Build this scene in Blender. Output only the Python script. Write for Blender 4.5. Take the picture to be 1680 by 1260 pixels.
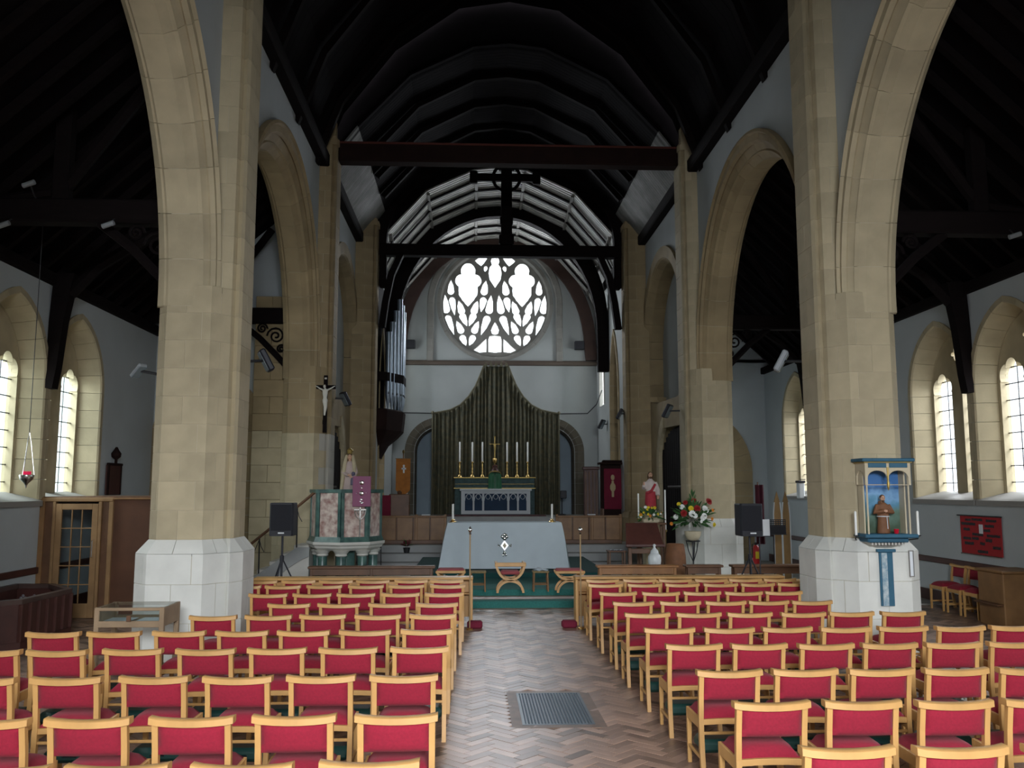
import bpy, bmesh, math, random
from math import sin, cos, pi, radians as R, sqrt, atan2
from mathutils import Vector, Matrix

random.seed(7)
for o in list(bpy.data.objects):
    bpy.data.objects.remove(o)
SC = bpy.context.scene
COL = SC.collection

# ------------------------------------------------------------------ camera, world, daylight, exposure
CX = 0.8                                    # nave centre line (m); the camera stands left of it, in the aisle
cam_d = bpy.data.cameras.new('camera')
cam_d.sensor_width = 36.0
cam_d.lens = 36.0 * 1440 / 1680
cam_d.clip_start = 0.05
cam = bpy.data.objects.new('camera', cam_d)
COL.objects.link(cam)
cam.location = (0, 0, 2.15)
cam.rotation_euler = (R(90 + 6.811), 0, R(-2.487))
SC.camera = cam

SC.view_settings.view_transform = 'Standard'
SC.view_settings.look = 'None'
SC.view_settings.gamma = 1
SC.view_settings.use_curve_mapping = False
SC.view_settings.exposure = 0.1

SKY = 1.0
w = bpy.data.worlds.new('overcast_sky')
SC.world = w
w.use_nodes = True
bg = w.node_tree.nodes['Background']
bg.inputs[0].default_value = (0.90, 0.95, 1.0, 1)
bg.inputs[1].default_value = 2.5

def skylight(name, loc, rot, sx, sy, power, col=(0.92, 0.94, 1.0)):
    """daylight of the overcast sky standing outside one window opening"""
    l = bpy.data.lights.new(name, 'AREA')
    l.shape = 'RECTANGLE'
    l.size, l.size_y = sx, sy
    l.energy = power * SKY
    l.color = col
    o = bpy.data.objects.new(name, l)
    o.location = loc
    o.rotation_euler = rot
    COL.objects.link(o)
    return o

WIN_Y = [23.8, 21.55, 16.38, 14.13, 8.38, 6.13, 0.4, -1.85]
for s in (-1, 1):                                  # the sky stands above the windows: its light comes slanting down
    for i, y in enumerate(WIN_Y):
        if s < 0 and y > 18: continue
        skylight('daylight_aisle', (CX + s * 11.0, y, 5.3), (R(90 - 38), 0, R(90) if s > 0 else R(-90)), 2.6, 2.6, 330)
skylight('daylight_rose', (0.77, 34.8, 9.6), (R(90 - 18), 0, R(180)), 4.2, 4.2, 1500)
skylight('daylight_west', (CX, -8.4, 6.3), (R(90 - 24), 0, 0), 7.0, 4.2, 7200)
skylight('daylight_chancel', (CX + 5.2, 30.95, 6.5), (R(90), 0, R(90)), 1.2, 2.8, 210)
skylight('daylight_chancel', (CX - 5.2, 30.95, 6.5), (R(90), 0, R(-90)), 1.2, 2.8, 210)

# ------------------------------------------------------------------ mesh helpers
class MB:
    def __init__(s): s.v = []; s.f = []
    def add(s, v, f):
        n = len(s.v); s.v += [tuple(p) for p in v]; s.f += [tuple(i + n for i in q) for q in f]; return s
    def box(s, x0, x1, y0, y1, z0, z1):
        return s.add([(x0,y0,z0),(x1,y0,z0),(x1,y1,z0),(x0,y1,z0),(x0,y0,z1),(x1,y0,z1),(x1,y1,z1),(x0,y1,z1)],
                     [(3,2,1,0),(4,5,6,7),(0,1,5,4),(1,2,6,5),(2,3,7,6),(3,0,4,7)])
    def bb(s, c, sz, b=0.006, rot=None):
        """bevelled box"""
        hx, hy, hz = [q / 2 for q in sz]; b = min(b, hx * .9, hy * .9, hz * .9)
        v = []; idx = {}
        for sx in (-1, 1):
            for sy in (-1, 1):
                for sz_ in (-1, 1):
                    for ax in range(3):
                        p = [sx * (hx - b), sy * (hy - b), sz_ * (hz - b)]
                        p[ax] = (sx * hx, sy * hy, sz_ * hz)[ax]
                        idx[(sx, sy, sz_, ax)] = len(v); v.append(Vector(p))
        f = []
        for ax in range(3):
            a, bq = [(1, 2), (2, 0), (0, 1)][ax]
            for sg in (-1, 1):
                q = []
                for (i, j) in ((-1,-1),(1,-1),(1,1),(-1,1)):
                    k = [0,0,0]; k[ax] = sg; k[a] = i; k[bq] = j; q.append(idx[(k[0],k[1],k[2],ax)])
                f.append(q if sg > 0 else q[::-1])
            for i in (-1, 1):          # edges running along ax
                for j in (-1, 1):
                    q = []
                    for (sg, w_) in ((-1, a), (1, a), (1, bq), (-1, bq)):
                        k = [0,0,0]; k[ax] = sg; k[a] = i; k[bq] = j; q.append(idx[(k[0],k[1],k[2],w_)])
                    f.append(q)
        for sx in (-1, 1):
            for sy in (-1, 1):
                for sz_ in (-1, 1): f.append([idx[(sx,sy,sz_,q)] for q in range(3)])
        if rot is not None: v = [rot @ p for p in v]
        c = Vector(c)
        return s.add([p + c for p in v], f)
    def prism(s, poly, a0, a1, axis='z'):
        """poly of (p,q); axis z: (p,q,a); y: (p,a,q); x: (a,p,q)"""
        m = {'z': lambda p, a: (p[0], p[1], a), 'y': lambda p, a: (p[0], a, p[1]), 'x': lambda p, a: (a, p[0], p[1])}[axis]
        n = len(poly)
        v = [m(p, a0) for p in poly] + [m(p, a1) for p in poly]
        f = [tuple(range(n))[::-1], tuple(range(n, 2 * n))] + [(i, (i + 1) % n, n + (i + 1) % n, n + i) for i in range(n)]
        return s.add(v, f)
    def tube(s, pts, r, n=8, closed=False):
        pts = [Vector(p) for p in pts]; m = len(pts)
        rr = r if isinstance(r, (list, tuple)) else [r] * m
        v = []; up = None
        for i, p in enumerate(pts):
            a = pts[i - 1] if i > 0 or closed else p; b = pts[(i + 1) % m] if i < m - 1 or closed else p
            t = (b - a).normalized() if (b - a).length > 1e-9 else Vector((0, 0, 1))
            if up is None: up = t.orthogonal().normalized()
            else:
                up = up - t * up.dot(t); up = up.normalized() if up.length > 1e-6 else t.orthogonal().normalized()
            w_ = t.cross(up)
            for k in range(n):
                q = 2 * pi * k / n; v.append(p + (up * cos(q) + w_ * sin(q)) * rr[i])
        f = []
        for i in range(m if closed else m - 1):
            j = (i + 1) % m
            for k in range(n): f.append((i*n+k, i*n+(k+1)%n, j*n+(k+1)%n, j*n+k))
        if not closed: f += [tuple(range(n))[::-1], tuple(range((m-1)*n, m*n))]
        return s.add(v, f)
    def lathe(s, prof, c=(0, 0, 0), n=16, sx=1, sy=1):
        v = []; f = []; m = len(prof)
        for (r, z) in prof:
            for k in range(n):
                q = 2 * pi * k / n; v.append((c[0] + r * cos(q) * sx, c[1] + r * sin(q) * sy, c[2] + z))
        for i in range(m - 1):
            for k in range(n): f.append((i*n+k, i*n+(k+1)%n, (i+1)*n+(k+1)%n, (i+1)*n+k))
        f += [tuple(range(n))[::-1], tuple(range((m-1)*n, m*n))]
        return s.add(v, f)
    def ball(s, c, r, n=10, m=7):
        rx, ry, rz = r if isinstance(r, (tuple, list)) else (r, r, r)
        return s.add([(c[0] + rx*sin(pi*i/m)*cos(2*pi*k/n), c[1] + ry*sin(pi*i/m)*sin(2*pi*k/n), c[2] - rz*cos(pi*i/m)) for i in range(1, m) for k in range(n)]
                     + [(c[0], c[1], c[2]-rz), (c[0], c[1], c[2]+rz)],
                     [(i*n+k, i*n+(k+1)%n, (i+1)*n+(k+1)%n, (i+1)*n+k) for i in range(m-2) for k in range(n)]
                     + [((m-1)*n, (k+1)%n, k) for k in range(n)] + [((m-1)*n+1, (m-2)*n+k, (m-2)*n+(k+1)%n) for k in range(n)])
    def sweep(s, prof, frames):
        """prof: closed list of (a,b); frames: list of functions (a,b)->point"""
        n = len(prof); m = len(frames)
        v = [fr(a, b) for fr in frames for (a, b) in prof]
        f = [(i*n+k, i*n+(k+1)%n, (i+1)*n+(k+1)%n, (i+1)*n+k) for i in range(m-1) for k in range(n)]
        f += [tuple(range(n))[::-1], tuple(range((m-1)*n, m*n))]
        return s.add(v, f)
    def grid(s, fn, nu, nv):
        v = [fn(i / nu, j / nv) for j in range(nv + 1) for i in range(nu + 1)]
        f = [(j*(nu+1)+i, j*(nu+1)+i+1, (j+1)*(nu+1)+i+1, (j+1)*(nu+1)+i) for j in range(nv) for i in range(nu)]
        return s.add(v, f)

def mesh_of(name, mb, mat, smooth=None, origin=(0, 0, 0)):
    me = bpy.data.meshes.new(name)
    ox, oy, oz = origin
    me.from_pydata([(x-ox, y-oy, z-oz) for (x, y, z) in mb.v], [], mb.f)
    bm = bmesh.new(); bm.from_mesh(me)
    bmesh.ops.recalc_face_normals(bm, faces=bm.faces)
    bm.to_mesh(me); bm.free()
    me.materials.append(mat)
    if smooth is not None:
        for p in me.polygons: p.use_smooth = True
        me.set_sharp_from_angle(angle=R(smooth))
    return me

def link(name, data, parent=None, loc=(0, 0, 0), rz=0.0):
    o = bpy.data.objects.new(name, data); COL.objects.link(o)
    o.location = loc
    if rz: o.rotation_euler = (0, 0, rz)
    if parent is not None: o.parent = parent
    return o

def wloc(p):
    l = Vector((0, 0, 0))
    while p is not None: l = l + Vector(p.location); p = p.parent
    return l

def part(name, mb, mat, parent, smooth=None, label=None, kind=None):
    """mb in world coordinates (parents unrotated)"""
    o = link(name, mesh_of(name, mb, mat, smooth, tuple(wloc(parent))), parent)
    if label: o['label'] = label
    if kind: o['kind'] = kind
    return o

def tag(o, label=None, cat=None, group=None, kind=None):
    if label: o['label'] = label
    if cat: o['category'] = cat
    if group: o['group'] = group
    if kind: o['kind'] = kind
    return o

def thing(name, label, cat, loc=(0, 0, 0), group=None, rz=0.0):
    o = link(name, None, None, loc, rz); o.empty_display_size = .1
    return tag(o, label, cat, group)

def single(name, mb, mat, label, cat, group=None, smooth=None, origin=(0, 0, 0)):
    o = link(name, mesh_of(name, mb, mat, smooth, origin), None, origin)
    return tag(o, label, cat, group)

def struct(name, mb, mat, smooth=None):
    o = link(name, mesh_of(name, mb, mat, smooth)); o['kind'] = 'structure'; return o

def sempty(name, loc=(0, 0, 0)):
    o = link(name, None, None, loc); o['kind'] = 'structure'; return o

def copy_tree(src, loc=None, rz=None, label=None, parent=None):
    c = src.copy(); COL.objects.link(c)
    if parent is not None: c.parent = parent
    for ch in src.children: copy_tree(ch, parent=c)
    if loc is not None: c.location = loc
    if rz is not None: c.rotation_euler = (0, 0, rz)
    if label: c['label'] = label
    return c

def plate(outer, holes, t, to3d, bev=0.0):
    """flat plate with holes: filled 2D curve, extruded by +-t/2, mapped by to3d(a, b, depth) -> MB"""
    cu = bpy.data.curves.new('tmp', 'CURVE'); cu.dimensions = '2D'; cu.fill_mode = 'BOTH'
    cu.extrude = t / 2 - bev; cu.bevel_depth = bev; cu.bevel_resolution = 0
    for lp in [outer] + holes:
        sp = cu.splines.new('POLY'); sp.points.add(len(lp) - 1); sp.use_cyclic_u = True
        for q, p in zip(sp.points, lp): q.co = (p[0], p[1], 0, 1)
    ob = bpy.data.objects.new('tmp', cu); COL.objects.link(ob)
    dg = bpy.context.evaluated_depsgraph_get()
    me = bpy.data.meshes.new_from_object(ob.evaluated_get(dg))
    mb = MB()
    mb.add([to3d(v.co.x, v.co.y, v.co.z) for v in me.vertices], [tuple(p.vertices) for p in me.polygons])
    bpy.data.objects.remove(ob); bpy.data.curves.remove(cu); bpy.data.meshes.remove(me)
    return mb

def inside(p, poly):
    x, y = p; c = False; n = len(poly)
    for i in range(n):
        (x1, y1), (x2, y2) = poly[i-1], poly[i]
        if (y1 > y) != (y2 > y) and x < (x2-x1)*(y-y1)/(y2-y1) + x1: c = not c
    return c
def tracery_plate(outer, holes, t, to3d):
    """plate whose openings may touch: constrained triangulation, keep what lies in no opening"""
    from mathutils.geometry import delaunay_2d_cdt
    vs, es = [], []
    for lp in [outer] + holes:
        n = len(vs); vs += [Vector(p) for p in lp]; es += [(n+i, n+(i+1) % len(lp)) for i in range(len(lp))]
    V, E, F, _a, _b, _c = delaunay_2d_cdt(vs, es, [], 0, 1e-5)
    keep = []
    for f in F:
        c = sum((V[i] for i in f), Vector((0, 0))) / len(f)
        if inside(c, outer) and not any(inside(c, h) for h in holes): keep.append(tuple(f))
    n = len(V); mb = MB()
    mb.v = [to3d(v.x, v.y, -t/2) for v in V] + [to3d(v.x, v.y, t/2) for v in V]
    cnt = {}
    for f in keep:
        mb.f += [f, tuple(i+n for i in f[::-1])]
        for i in range(len(f)): cnt.setdefault(tuple(sorted((f[i-1], f[i]))), []).append((f[i-1], f[i]))
    for e, l in cnt.items():
        if len(l) == 1: a, b = l[0]; mb.f.append((b, a, a+n, b+n))
    return mb

def remeshed(mb, voxel):
    """one continuous surface out of overlapping lofts"""
    me = bpy.data.meshes.new('tmp'); me.from_pydata(mb.v, [], mb.f)
    bm = bmesh.new(); bm.from_mesh(me); bmesh.ops.recalc_face_normals(bm, faces=bm.faces); bm.to_mesh(me); bm.free()
    ob = bpy.data.objects.new('tmp', me); COL.objects.link(ob)
    md = ob.modifiers.new('r', 'REMESH'); md.mode = 'VOXEL'; md.voxel_size = voxel
    sm = ob.modifiers.new('s', 'SMOOTH'); sm.factor = .5; sm.iterations = 2
    dg = bpy.context.evaluated_depsgraph_get()
    m2 = bpy.data.meshes.new_from_object(ob.evaluated_get(dg))
    out = MB(); out.add([tuple(v.co) for v in m2.vertices], [tuple(p.vertices) for p in m2.polygons])
    bpy.data.objects.remove(ob); bpy.data.meshes.remove(me); bpy.data.meshes.remove(m2)
    return out

def circle(cx, cy, r, n=24, a0=0, a1=2 * pi):
    return [(cx + r * cos(a0 + (a1 - a0) * i / n), cy + r * sin(a0 + (a1 - a0) * i / n)) for i in range(n)]

def pointed(c, z0, hw, zs, rise, n=10):
    """closed outline of an opening with a pointed head, from sill z0"""
    rad = (hw * hw + rise * rise) / (2 * hw)
    a = math.asin(min(1, rise / rad))
    right = [(c + hw - rad + rad * cos(a * i / n), zs + rad * sin(a * i / n)) for i in range(n + 1)]
    left = [(2 * c - x, z) for (x, z) in right[:-1]][::-1]
    return [(c - hw, z0), (c + hw, z0)] + right + left

# ------------------------------------------------------------------ materials
MATS = {}
def mat(name, col, rough=0.7, var=0.0, scale=4.0, col2=None, metal=0.0, bump=0.0, bscale=40.0, rand=0.0, spec=0.5, island=False, stretch=None, sheen=0.0):
    """base colour with noise variation, per-object tint and fine relief"""
    if name in MATS: return MATS[name]
    m = bpy.data.materials.new(name); m.use_nodes = True
    nt = m.node_tree; N = nt.nodes; L = nt.links
    b = N['Principled BSDF']
    b.inputs['Roughness'].default_value = rough; b.inputs['Metallic'].default_value = metal
    b.inputs['Specular IOR Level'].default_value = spec
    if sheen: b.inputs['Sheen Weight'].default_value = sheen
    c = (*col, 1)
    tc = N.new('ShaderNodeTexCoord'); vec = tc.outputs['Object']
    if stretch:
        mp = N.new('ShaderNodeMapping'); mp.inputs['Scale'].default_value = stretch; L.new(vec, mp.inputs[0]); vec = mp.outputs[0]
    rgb = N.new('ShaderNodeRGB'); rgb.outputs[0].default_value = c; out = rgb.outputs[0]
    if var or col2:
        nz = N.new('ShaderNodeTexNoise'); nz.inputs['Scale'].default_value = scale; nz.inputs['Detail'].default_value = 5
        L.new(vec, nz.inputs['Vector'])
        rp = N.new('ShaderNodeValToRGB'); rp.color_ramp.elements[0].position = .32; rp.color_ramp.elements[1].position = .68
        c2 = col2 or tuple(q * (1 - var) for q in col)
        rp.color_ramp.elements[0].color = (*c2, 1); rp.color_ramp.elements[1].color = c
        L.new(nz.outputs[0], rp.inputs[0]); out = rp.outputs[0]
    if rand:
        oi = N.new('ShaderNodeObjectInfo'); rv = oi.outputs['Random']
        if island:
            g = N.new('ShaderNodeNewGeometry'); ad = N.new('ShaderNodeMath'); ad.operation = 'ADD'
            L.new(g.outputs['Random Per Island'], ad.inputs[0]); L.new(rv, ad.inputs[1])
            fr = N.new('ShaderNodeMath'); fr.operation = 'FRACT'; L.new(ad.outputs[0], fr.inputs[0]); rv = fr.outputs[0]
        mr = N.new('ShaderNodeMapRange'); mr.inputs['To Min'].default_value = 1 - rand; mr.inputs['To Max'].default_value = 1 + rand
        L.new(rv, mr.inputs['Value'])
        mx = N.new('ShaderNodeMix'); mx.data_type = 'RGBA'; mx.blend_type = 'MULTIPLY'; mx.inputs['Factor'].default_value = 1
        L.new(out, mx.inputs['A']); L.new(mr.outputs[0], mx.inputs['B']); out = mx.outputs['Result']
    L.new(out, b.inputs['Base Color'])
    if bump:
        n2 = N.new('ShaderNodeTexNoise'); n2.inputs['Scale'].default_value = bscale; n2.inputs['Detail'].default_value = 4
        L.new(vec, n2.inputs['Vector'])
        bp = N.new('ShaderNodeBump'); bp.inputs['Strength'].default_value = bump; bp.inputs['Distance'].default_value = .01
        L.new(n2.outputs[0], bp.inputs['Height']); L.new(bp.outputs[0], b.inputs['Normal'])
    MATS[name] = m
    return m

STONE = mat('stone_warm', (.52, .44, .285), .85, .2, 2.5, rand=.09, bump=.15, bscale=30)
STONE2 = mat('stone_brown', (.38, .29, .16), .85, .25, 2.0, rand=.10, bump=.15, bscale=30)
MORTAR = mat('mortar_pale', (.56, .50, .36), .9, .1, 6)
PLINTH = mat('stone_limewashed', (.74, .74, .68), .8, .14, 2.5, rand=.03, bump=.12, bscale=25)
PLASTER = mat('plaster_offwhite', (.50, .54, .55), .85, .08, 1.2, bump=.08, bscale=18)
EASTPL = mat('plaster_east', (.46, .49, .48), .85, .10, 1.0, bump=.06, bscale=18)
ROSESTONE = mat('stone_grey', (.33, .32, .29), .85, .2, 3, bump=.1)
WDARK = mat('timber_dark', (.009, .006, .006), .9, .3, 3, stretch=(1, 1, 6), spec=.12)
WDARK2 = mat('timber_dark_red', (.022, .010, .008), .8, .3, 3, spec=.15)
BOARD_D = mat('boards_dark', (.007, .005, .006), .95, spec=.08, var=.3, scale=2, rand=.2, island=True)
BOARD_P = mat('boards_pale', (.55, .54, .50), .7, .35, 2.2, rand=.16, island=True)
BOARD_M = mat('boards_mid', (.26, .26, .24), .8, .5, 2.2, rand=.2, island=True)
OAK = mat('oak_light', (.64, .355, .12), .42, .2, 5, rand=.06, stretch=(1, 1, .3), bump=.04)
OAKM = mat('oak_mid', (.30, .155, .06), .5, .3, 4, rand=.05)
OAKD = mat('oak_brown', (.16, .075, .035), .5, .35, 4)
MAHOG = mat('mahogany', (.09, .03, .022), .45, .35, 4)
RED = mat('red_fabric', (.295, .009, .029), .95, .18, 60, bump=.25, bscale=300, sheen=.04, rand=.05)
GREENK = mat('green_vinyl', (.012, .06, .05), .5, .2, 5, rand=.15)
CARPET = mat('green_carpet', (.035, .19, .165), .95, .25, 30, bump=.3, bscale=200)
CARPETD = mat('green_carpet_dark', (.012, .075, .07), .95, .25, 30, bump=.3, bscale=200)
BLOCKS = mat('wood_block', (.29, .185, .135), .38, .3, 3.5, rand=.58, island=True, bump=.04, bscale=30)
SUBFLOOR = mat('bitumen', (.05, .035, .03), .8)
STEPSTONE = mat('step_stone', (.36, .37, .36), .6, .15, 3)
BRASS = mat('brass', (.75, .52, .20), .28, .1, 5, metal=1)
SILVER = mat('silver', (.75, .75, .72), .25, metal=1)
CHROME = mat('chrome', (.8, .8, .8), .15, metal=1)
BLACK = mat('black_plastic', (.012, .013, .02), .55, .2, 20)
IRON = mat('black_iron', (.02, .02, .022), .5)
WAX = mat('white_wax', (.85, .85, .8), .5)
CLOTH = mat('white_cloth', (.56, .64, .68), .9, .06, 3, bump=.1, bscale=60)
LACE = mat('white_lace', (.62, .66, .68), .9)
NAVY = mat('navy_panel', (.02, .05, .10), .8, .2, 4)
GREENS = mat('green_silk', (.015, .11, .045), .5, .25, 5)
CURTAIN = mat('curtain_brocade', (.105, .09, .045), .75, .35, 7, col2=(.05, .055, .035))
GOLD = mat('gilt', (.46, .33, .11), .45, metal=.8)
BLUEPT = mat('blue_paint', (.03, .125, .20), .6, .2, 6)
CREAM = mat('cream_paint', (.60, .52, .36), .7, .1, 5)
GREENMARBLE = mat('green_marble', (.09, .18, .15), .3, .5, 6, col2=(.03, .07, .065))
PINKMARBLE = mat('pink_marble', (.70, .60, .52), .3, .2, 9, col2=(.30, .15, .13))
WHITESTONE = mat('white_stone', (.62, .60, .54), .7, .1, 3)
PURPLE = mat('purple_cloth', (.27, .10, .17), .9)
ORANGE = mat('orange_cloth', (.42, .15, .02), .8, .25, 8)
REDB = mat('red_banner', (.42, .025, .03), .9, .1, 6)
REDD = mat('deep_red_cloth', (.17, .008, .03), .9, .2, 6)
LEAF = mat('leaf_green', (.04, .13, .03), .6, .4, 5, rand=.4)
FLW = mat('petal_white', (.85, .86, .82), .8)
FLR = mat('petal_red', (.30, .012, .012), .8)
FLY = mat('petal_yellow', (.75, .60, .03), .8)
FLO = mat('petal_orange', (.70, .26, .03), .8)
SKIN = mat('painted_skin', (.60, .36, .24), .6)
PIPE = mat('pipe_metal', (.30, .36, .42), .38, .15, 3, metal=.75)
EXTRED = mat('extinguisher_red', (.5, .015, .02), .4)
BROWNROBE = mat('brown_robe', (.20, .085, .035), .7, .2, 12)
TERRA = mat('woven_brown', (.22, .09, .035), .7, .3, 10)
PAPER = mat('paper', (.75, .78, .8), .9)
BLUEBOX = mat('recess_blue', (.30, .37, .42), .9, .1, 2)
GRATE = mat('cast_iron', (.07, .10, .12), .42, .2, 30, metal=.5)

def glass_mat(name, tint):
    m = bpy.data.materials.new(name); m.use_nodes = True
    N = m.node_tree.nodes; L = m.node_tree.links; N.remove(N['Principled BSDF'])
    t = N.new('ShaderNodeBsdfTransparent'); t.inputs[0].default_value = (*tint, 1)
    g = N.new('ShaderNodeBsdfGlossy'); g.inputs['Roughness'].default_value = .15
    lw = N.new('ShaderNodeLayerWeight'); lw.inputs['Blend'].default_value = .5
    pw = N.new('ShaderNodeMath'); pw.operation = 'POWER'; L.new(lw.outputs['Facing'], pw.inputs[0]); pw.inputs[1].default_value = 5
    ma = N.new('ShaderNodeMath'); ma.operation = 'MULTIPLY_ADD'; L.new(pw.outputs[0], ma.inputs[0]); ma.inputs[1].default_value = .8; ma.inputs[2].default_value = .04
    mx = N.new('ShaderNodeMixShader'); L.new(ma.outputs[0], mx.inputs[0]); L.new(t.outputs[0], mx.inputs[1]); L.new(g.outputs[0], mx.inputs[2])
    L.new(mx.outputs[0], N['Material Output'].inputs[0])
    return m
GLASS = glass_mat('clear_glass', (.93, .96, .97))
GLASSG = glass_mat('greenish_glass', (.84, .95, .92))
GLASSD = glass_mat('door_glass', (.85, .9, .9))
# ================================================================== floors
f0 = sempty('floor')
part('screed', MB().box(-7.6, 9.2, -4.2, 16.45, -.3, -.012), SUBFLOOR, f0)
Wb, Lr = .095, 3                                   # herringbone wood blocks laid at 45 degrees
def herringbone(x0, x1, y0, y1):
    k = Wb / sqrt(2); n = int((abs(x1 - x0) + abs(y1 - y0)) / Wb / 1.2) + 8
    ox, oy = (x0 + x1) / 2, (y0 + y1) / 2
    for j in range(-n, n):
        for i in range(-n, n):
            d = (i - j) % (2 * Lr)
            if d == 0: a = (i, j, i + Lr, j + 1)
            elif d == 2 * Lr - 1: a = (i, j, i + 1, j + Lr)
            else: continue
            ux, uy = (a[0] + a[2]) / 2, (a[1] + a[3]) / 2
            x, y = ox + (ux - uy) * k, oy + (ux + uy) * k
            if x0 < x < x1 and y0 < y < y1: yield x, y, 0 if d == 0 else 1
GR = (.46, 1.13, 8.34, 9.6)                        # heating grille cut into the blocks
def block(mb, x, y, o, dz):
    hl, hw = Lr * Wb / 2 - .0008, Wb / 2 - .0008
    if o: hl, hw = hw, hl
    k = sqrt(.5); c = .0018
    P = lambda a, b, z: (x + (a - b) * k, y + (a + b) * k, z)
    ta, tb = (random.uniform(-.0007, .0007), random.uniform(-.0007, .0007)) if dz else (0, 0)
    v = [P(-hl+c,-hw+c,dz-ta-tb), P(hl-c,-hw+c,dz+ta-tb), P(hl-c,hw-c,dz+ta+tb), P(-hl+c,hw-c,dz-ta+tb), P(-hl,-hw,dz-.012), P(hl,-hw,dz-.012), P(hl,hw,dz-.012), P(-hl,hw,dz-.012)]
    mb.add(v, [(0,1,2,3),(4,5,1,0),(5,6,2,1),(6,7,3,2),(7,4,0,3)])
allb = [b for b in herringbone(-7.3, 8.9, 2.5, 16.4) if not (GR[0]-.09 < b[0] < GR[1]+.09 and GR[2]-.09 < b[1] < GR[3]+.09)]
near = sorted([b for b in allb if -.15 < b[0] < 1.62 and b[1] > 6.4], key=lambda b: b[1])[:296]
ns = set(near)
st = MB()
for b in allb:
    if b not in ns: block(st, *b, random.uniform(-.0012, .0012))
part('wood_blocks', st, BLOCKS, f0, kind='stuff')
bm_ = []
for o in (0, 1):
    m0 = MB(); block(m0, 0, 0, o, 0); bm_.append(mesh_of('wood_block', m0, BLOCKS))
for (x, y, o) in near:
    link('wood_block', bm_[o], f0, (x, y, random.uniform(-.0012, .0012))).rotation_euler = (random.uniform(-.008, .008), random.uniform(-.008, .008), 0)
part('block_edging', MB().box(GR[0]-.10, GR[0], GR[2]-.10, GR[3]+.10, -.012, .001).box(GR[1], GR[1]+.10, GR[2]-.10, GR[3]+.10, -.012, .001)
     .box(GR[0], GR[1], GR[2]-.10, GR[2], -.012, .001).box(GR[0], GR[1], GR[3], GR[3]+.10, -.012, .001), mat('edging_brown', (.17, .10, .065), .5, .4, 8), f0)
gt = thing('floor_grille', 'dark cast-iron heating grille set flush in the aisle floor', 'grille', ((GR[0]+GR[1])/2, (GR[2]+GR[3])/2, 0))
part('frame', MB().box(GR[0], GR[0]+.025, GR[2], GR[3], -.012, .004).box(GR[1]-.025, GR[1], GR[2], GR[3], -.012, .004)
     .box(GR[0]+.025, GR[1]-.025, GR[2], GR[2]+.025, -.012, .004).box(GR[0]+.025, GR[1]-.025, GR[3]-.025, GR[3], -.012, .004), GRATE, gt)
gm = mesh_of('bar', MB().bb((0, 0, 0), (.017, GR[3]-GR[2]-.05, .013), .003), GRATE)
for i in range(20):
    link('bar', gm, gt, (GR[0]+.045+i*(GR[1]-GR[0]-.09)/19 - (GR[0]+GR[1])/2, 0, -.003))
cb = MB()
for i in range(30): cb.box(GR[0]+.025, GR[1]-.025, GR[2]+.06+i*.039, GR[2]+.067+i*.039, -.011, -.001)
part('cross_bars', cb, GRATE, gt, kind='stuff')

s1 = sempty('floor_2')                            # carpeted altar steps, stone chancel steps
part('step', MB().bb((.8, 16.95, .05), (8.2, 1.3, .14), .015), CARPET, s1)
part('step_tread', MB().box(-3.2, 4.8, 16.62, 17.12, .12, .126), BLOCKS, s1)
part('step', MB().bb((.8, 18.2, .11), (8.2, 2.2, .26), .015), CARPET, s1)
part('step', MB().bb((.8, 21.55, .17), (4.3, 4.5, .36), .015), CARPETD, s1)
part('paving', MB().box(-7.3, 8.9, 16.5, 26.5, -.3, .012), mat('stone_flags', (.30, .29, .26), .6, .2, 3), s1)
for (y, z) in ((23.55, .22), (23.95, .43), (24.35, .635)):
    part('step', MB().bb((.8, y + .6, z / 2), (8.4, 1.2, z), .02), STEPSTONE, s1)
f3 = sempty('floor_3')
part('chancel_paving', MB().box(-3.6, 5.2, 24.9, 33, -.1, .63), mat('chancel_tiles', (.14, .13, .12), .6, .3, 4), f3)
for (y, z) in ((28.3, .84), (28.75, 1.03), (29.2, 1.215)):
    part('step', MB().bb((.8, (y + 32.4) / 2, z - .1), (7.4, 32.4 - y, .22), .02), STEPSTONE, f3)

# ================================================================== arcade geometry
UW0, UW1 = 4.30, 5.02                             # nave wall faces, measured from the centre line
ZS, BH = 4.55, 3.72                     # arch half span, springing height, rise
def arch_pt(t, n=0.0, HW=3.37):
    """t from 0 (west springing) to 1 (east springing); n = offset outwards. returns (dy, z)"""
    a = pi * (1 - t); e = 2 / 2.08
    f = lambda c: math.copysign(abs(c) ** e, c)
    x, z = HW * f(cos(a)), BH * f(sin(a))
    nx, nz = f(cos(a)) ** 1 / HW * 1.0, f(sin(a)) / BH
    l = sqrt(nx * nx + nz * nz) or 1
    k = .35 + .65 * sin(a) ** .8 if n > 0 else 1
    return x + nx / l * n * k, ZS + z + nz / l * n * k * (1 + .15 * sin(a))
def arch_hole(yc, n, zbot, hw):
    pts = [arch_pt(i / 40, n, hw) for i in range(41)]
    return [(yc + pts[0][0], zbot)] + [(yc + y, z) for (y, z) in pts] + [(yc + pts[-1][0], zbot)]
Y1 = 12.2                                         # centre of the two foreground piers
BAYS = [(-.1, 3.37), (8.05, 3.52), (16.05, 3.22)]
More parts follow.
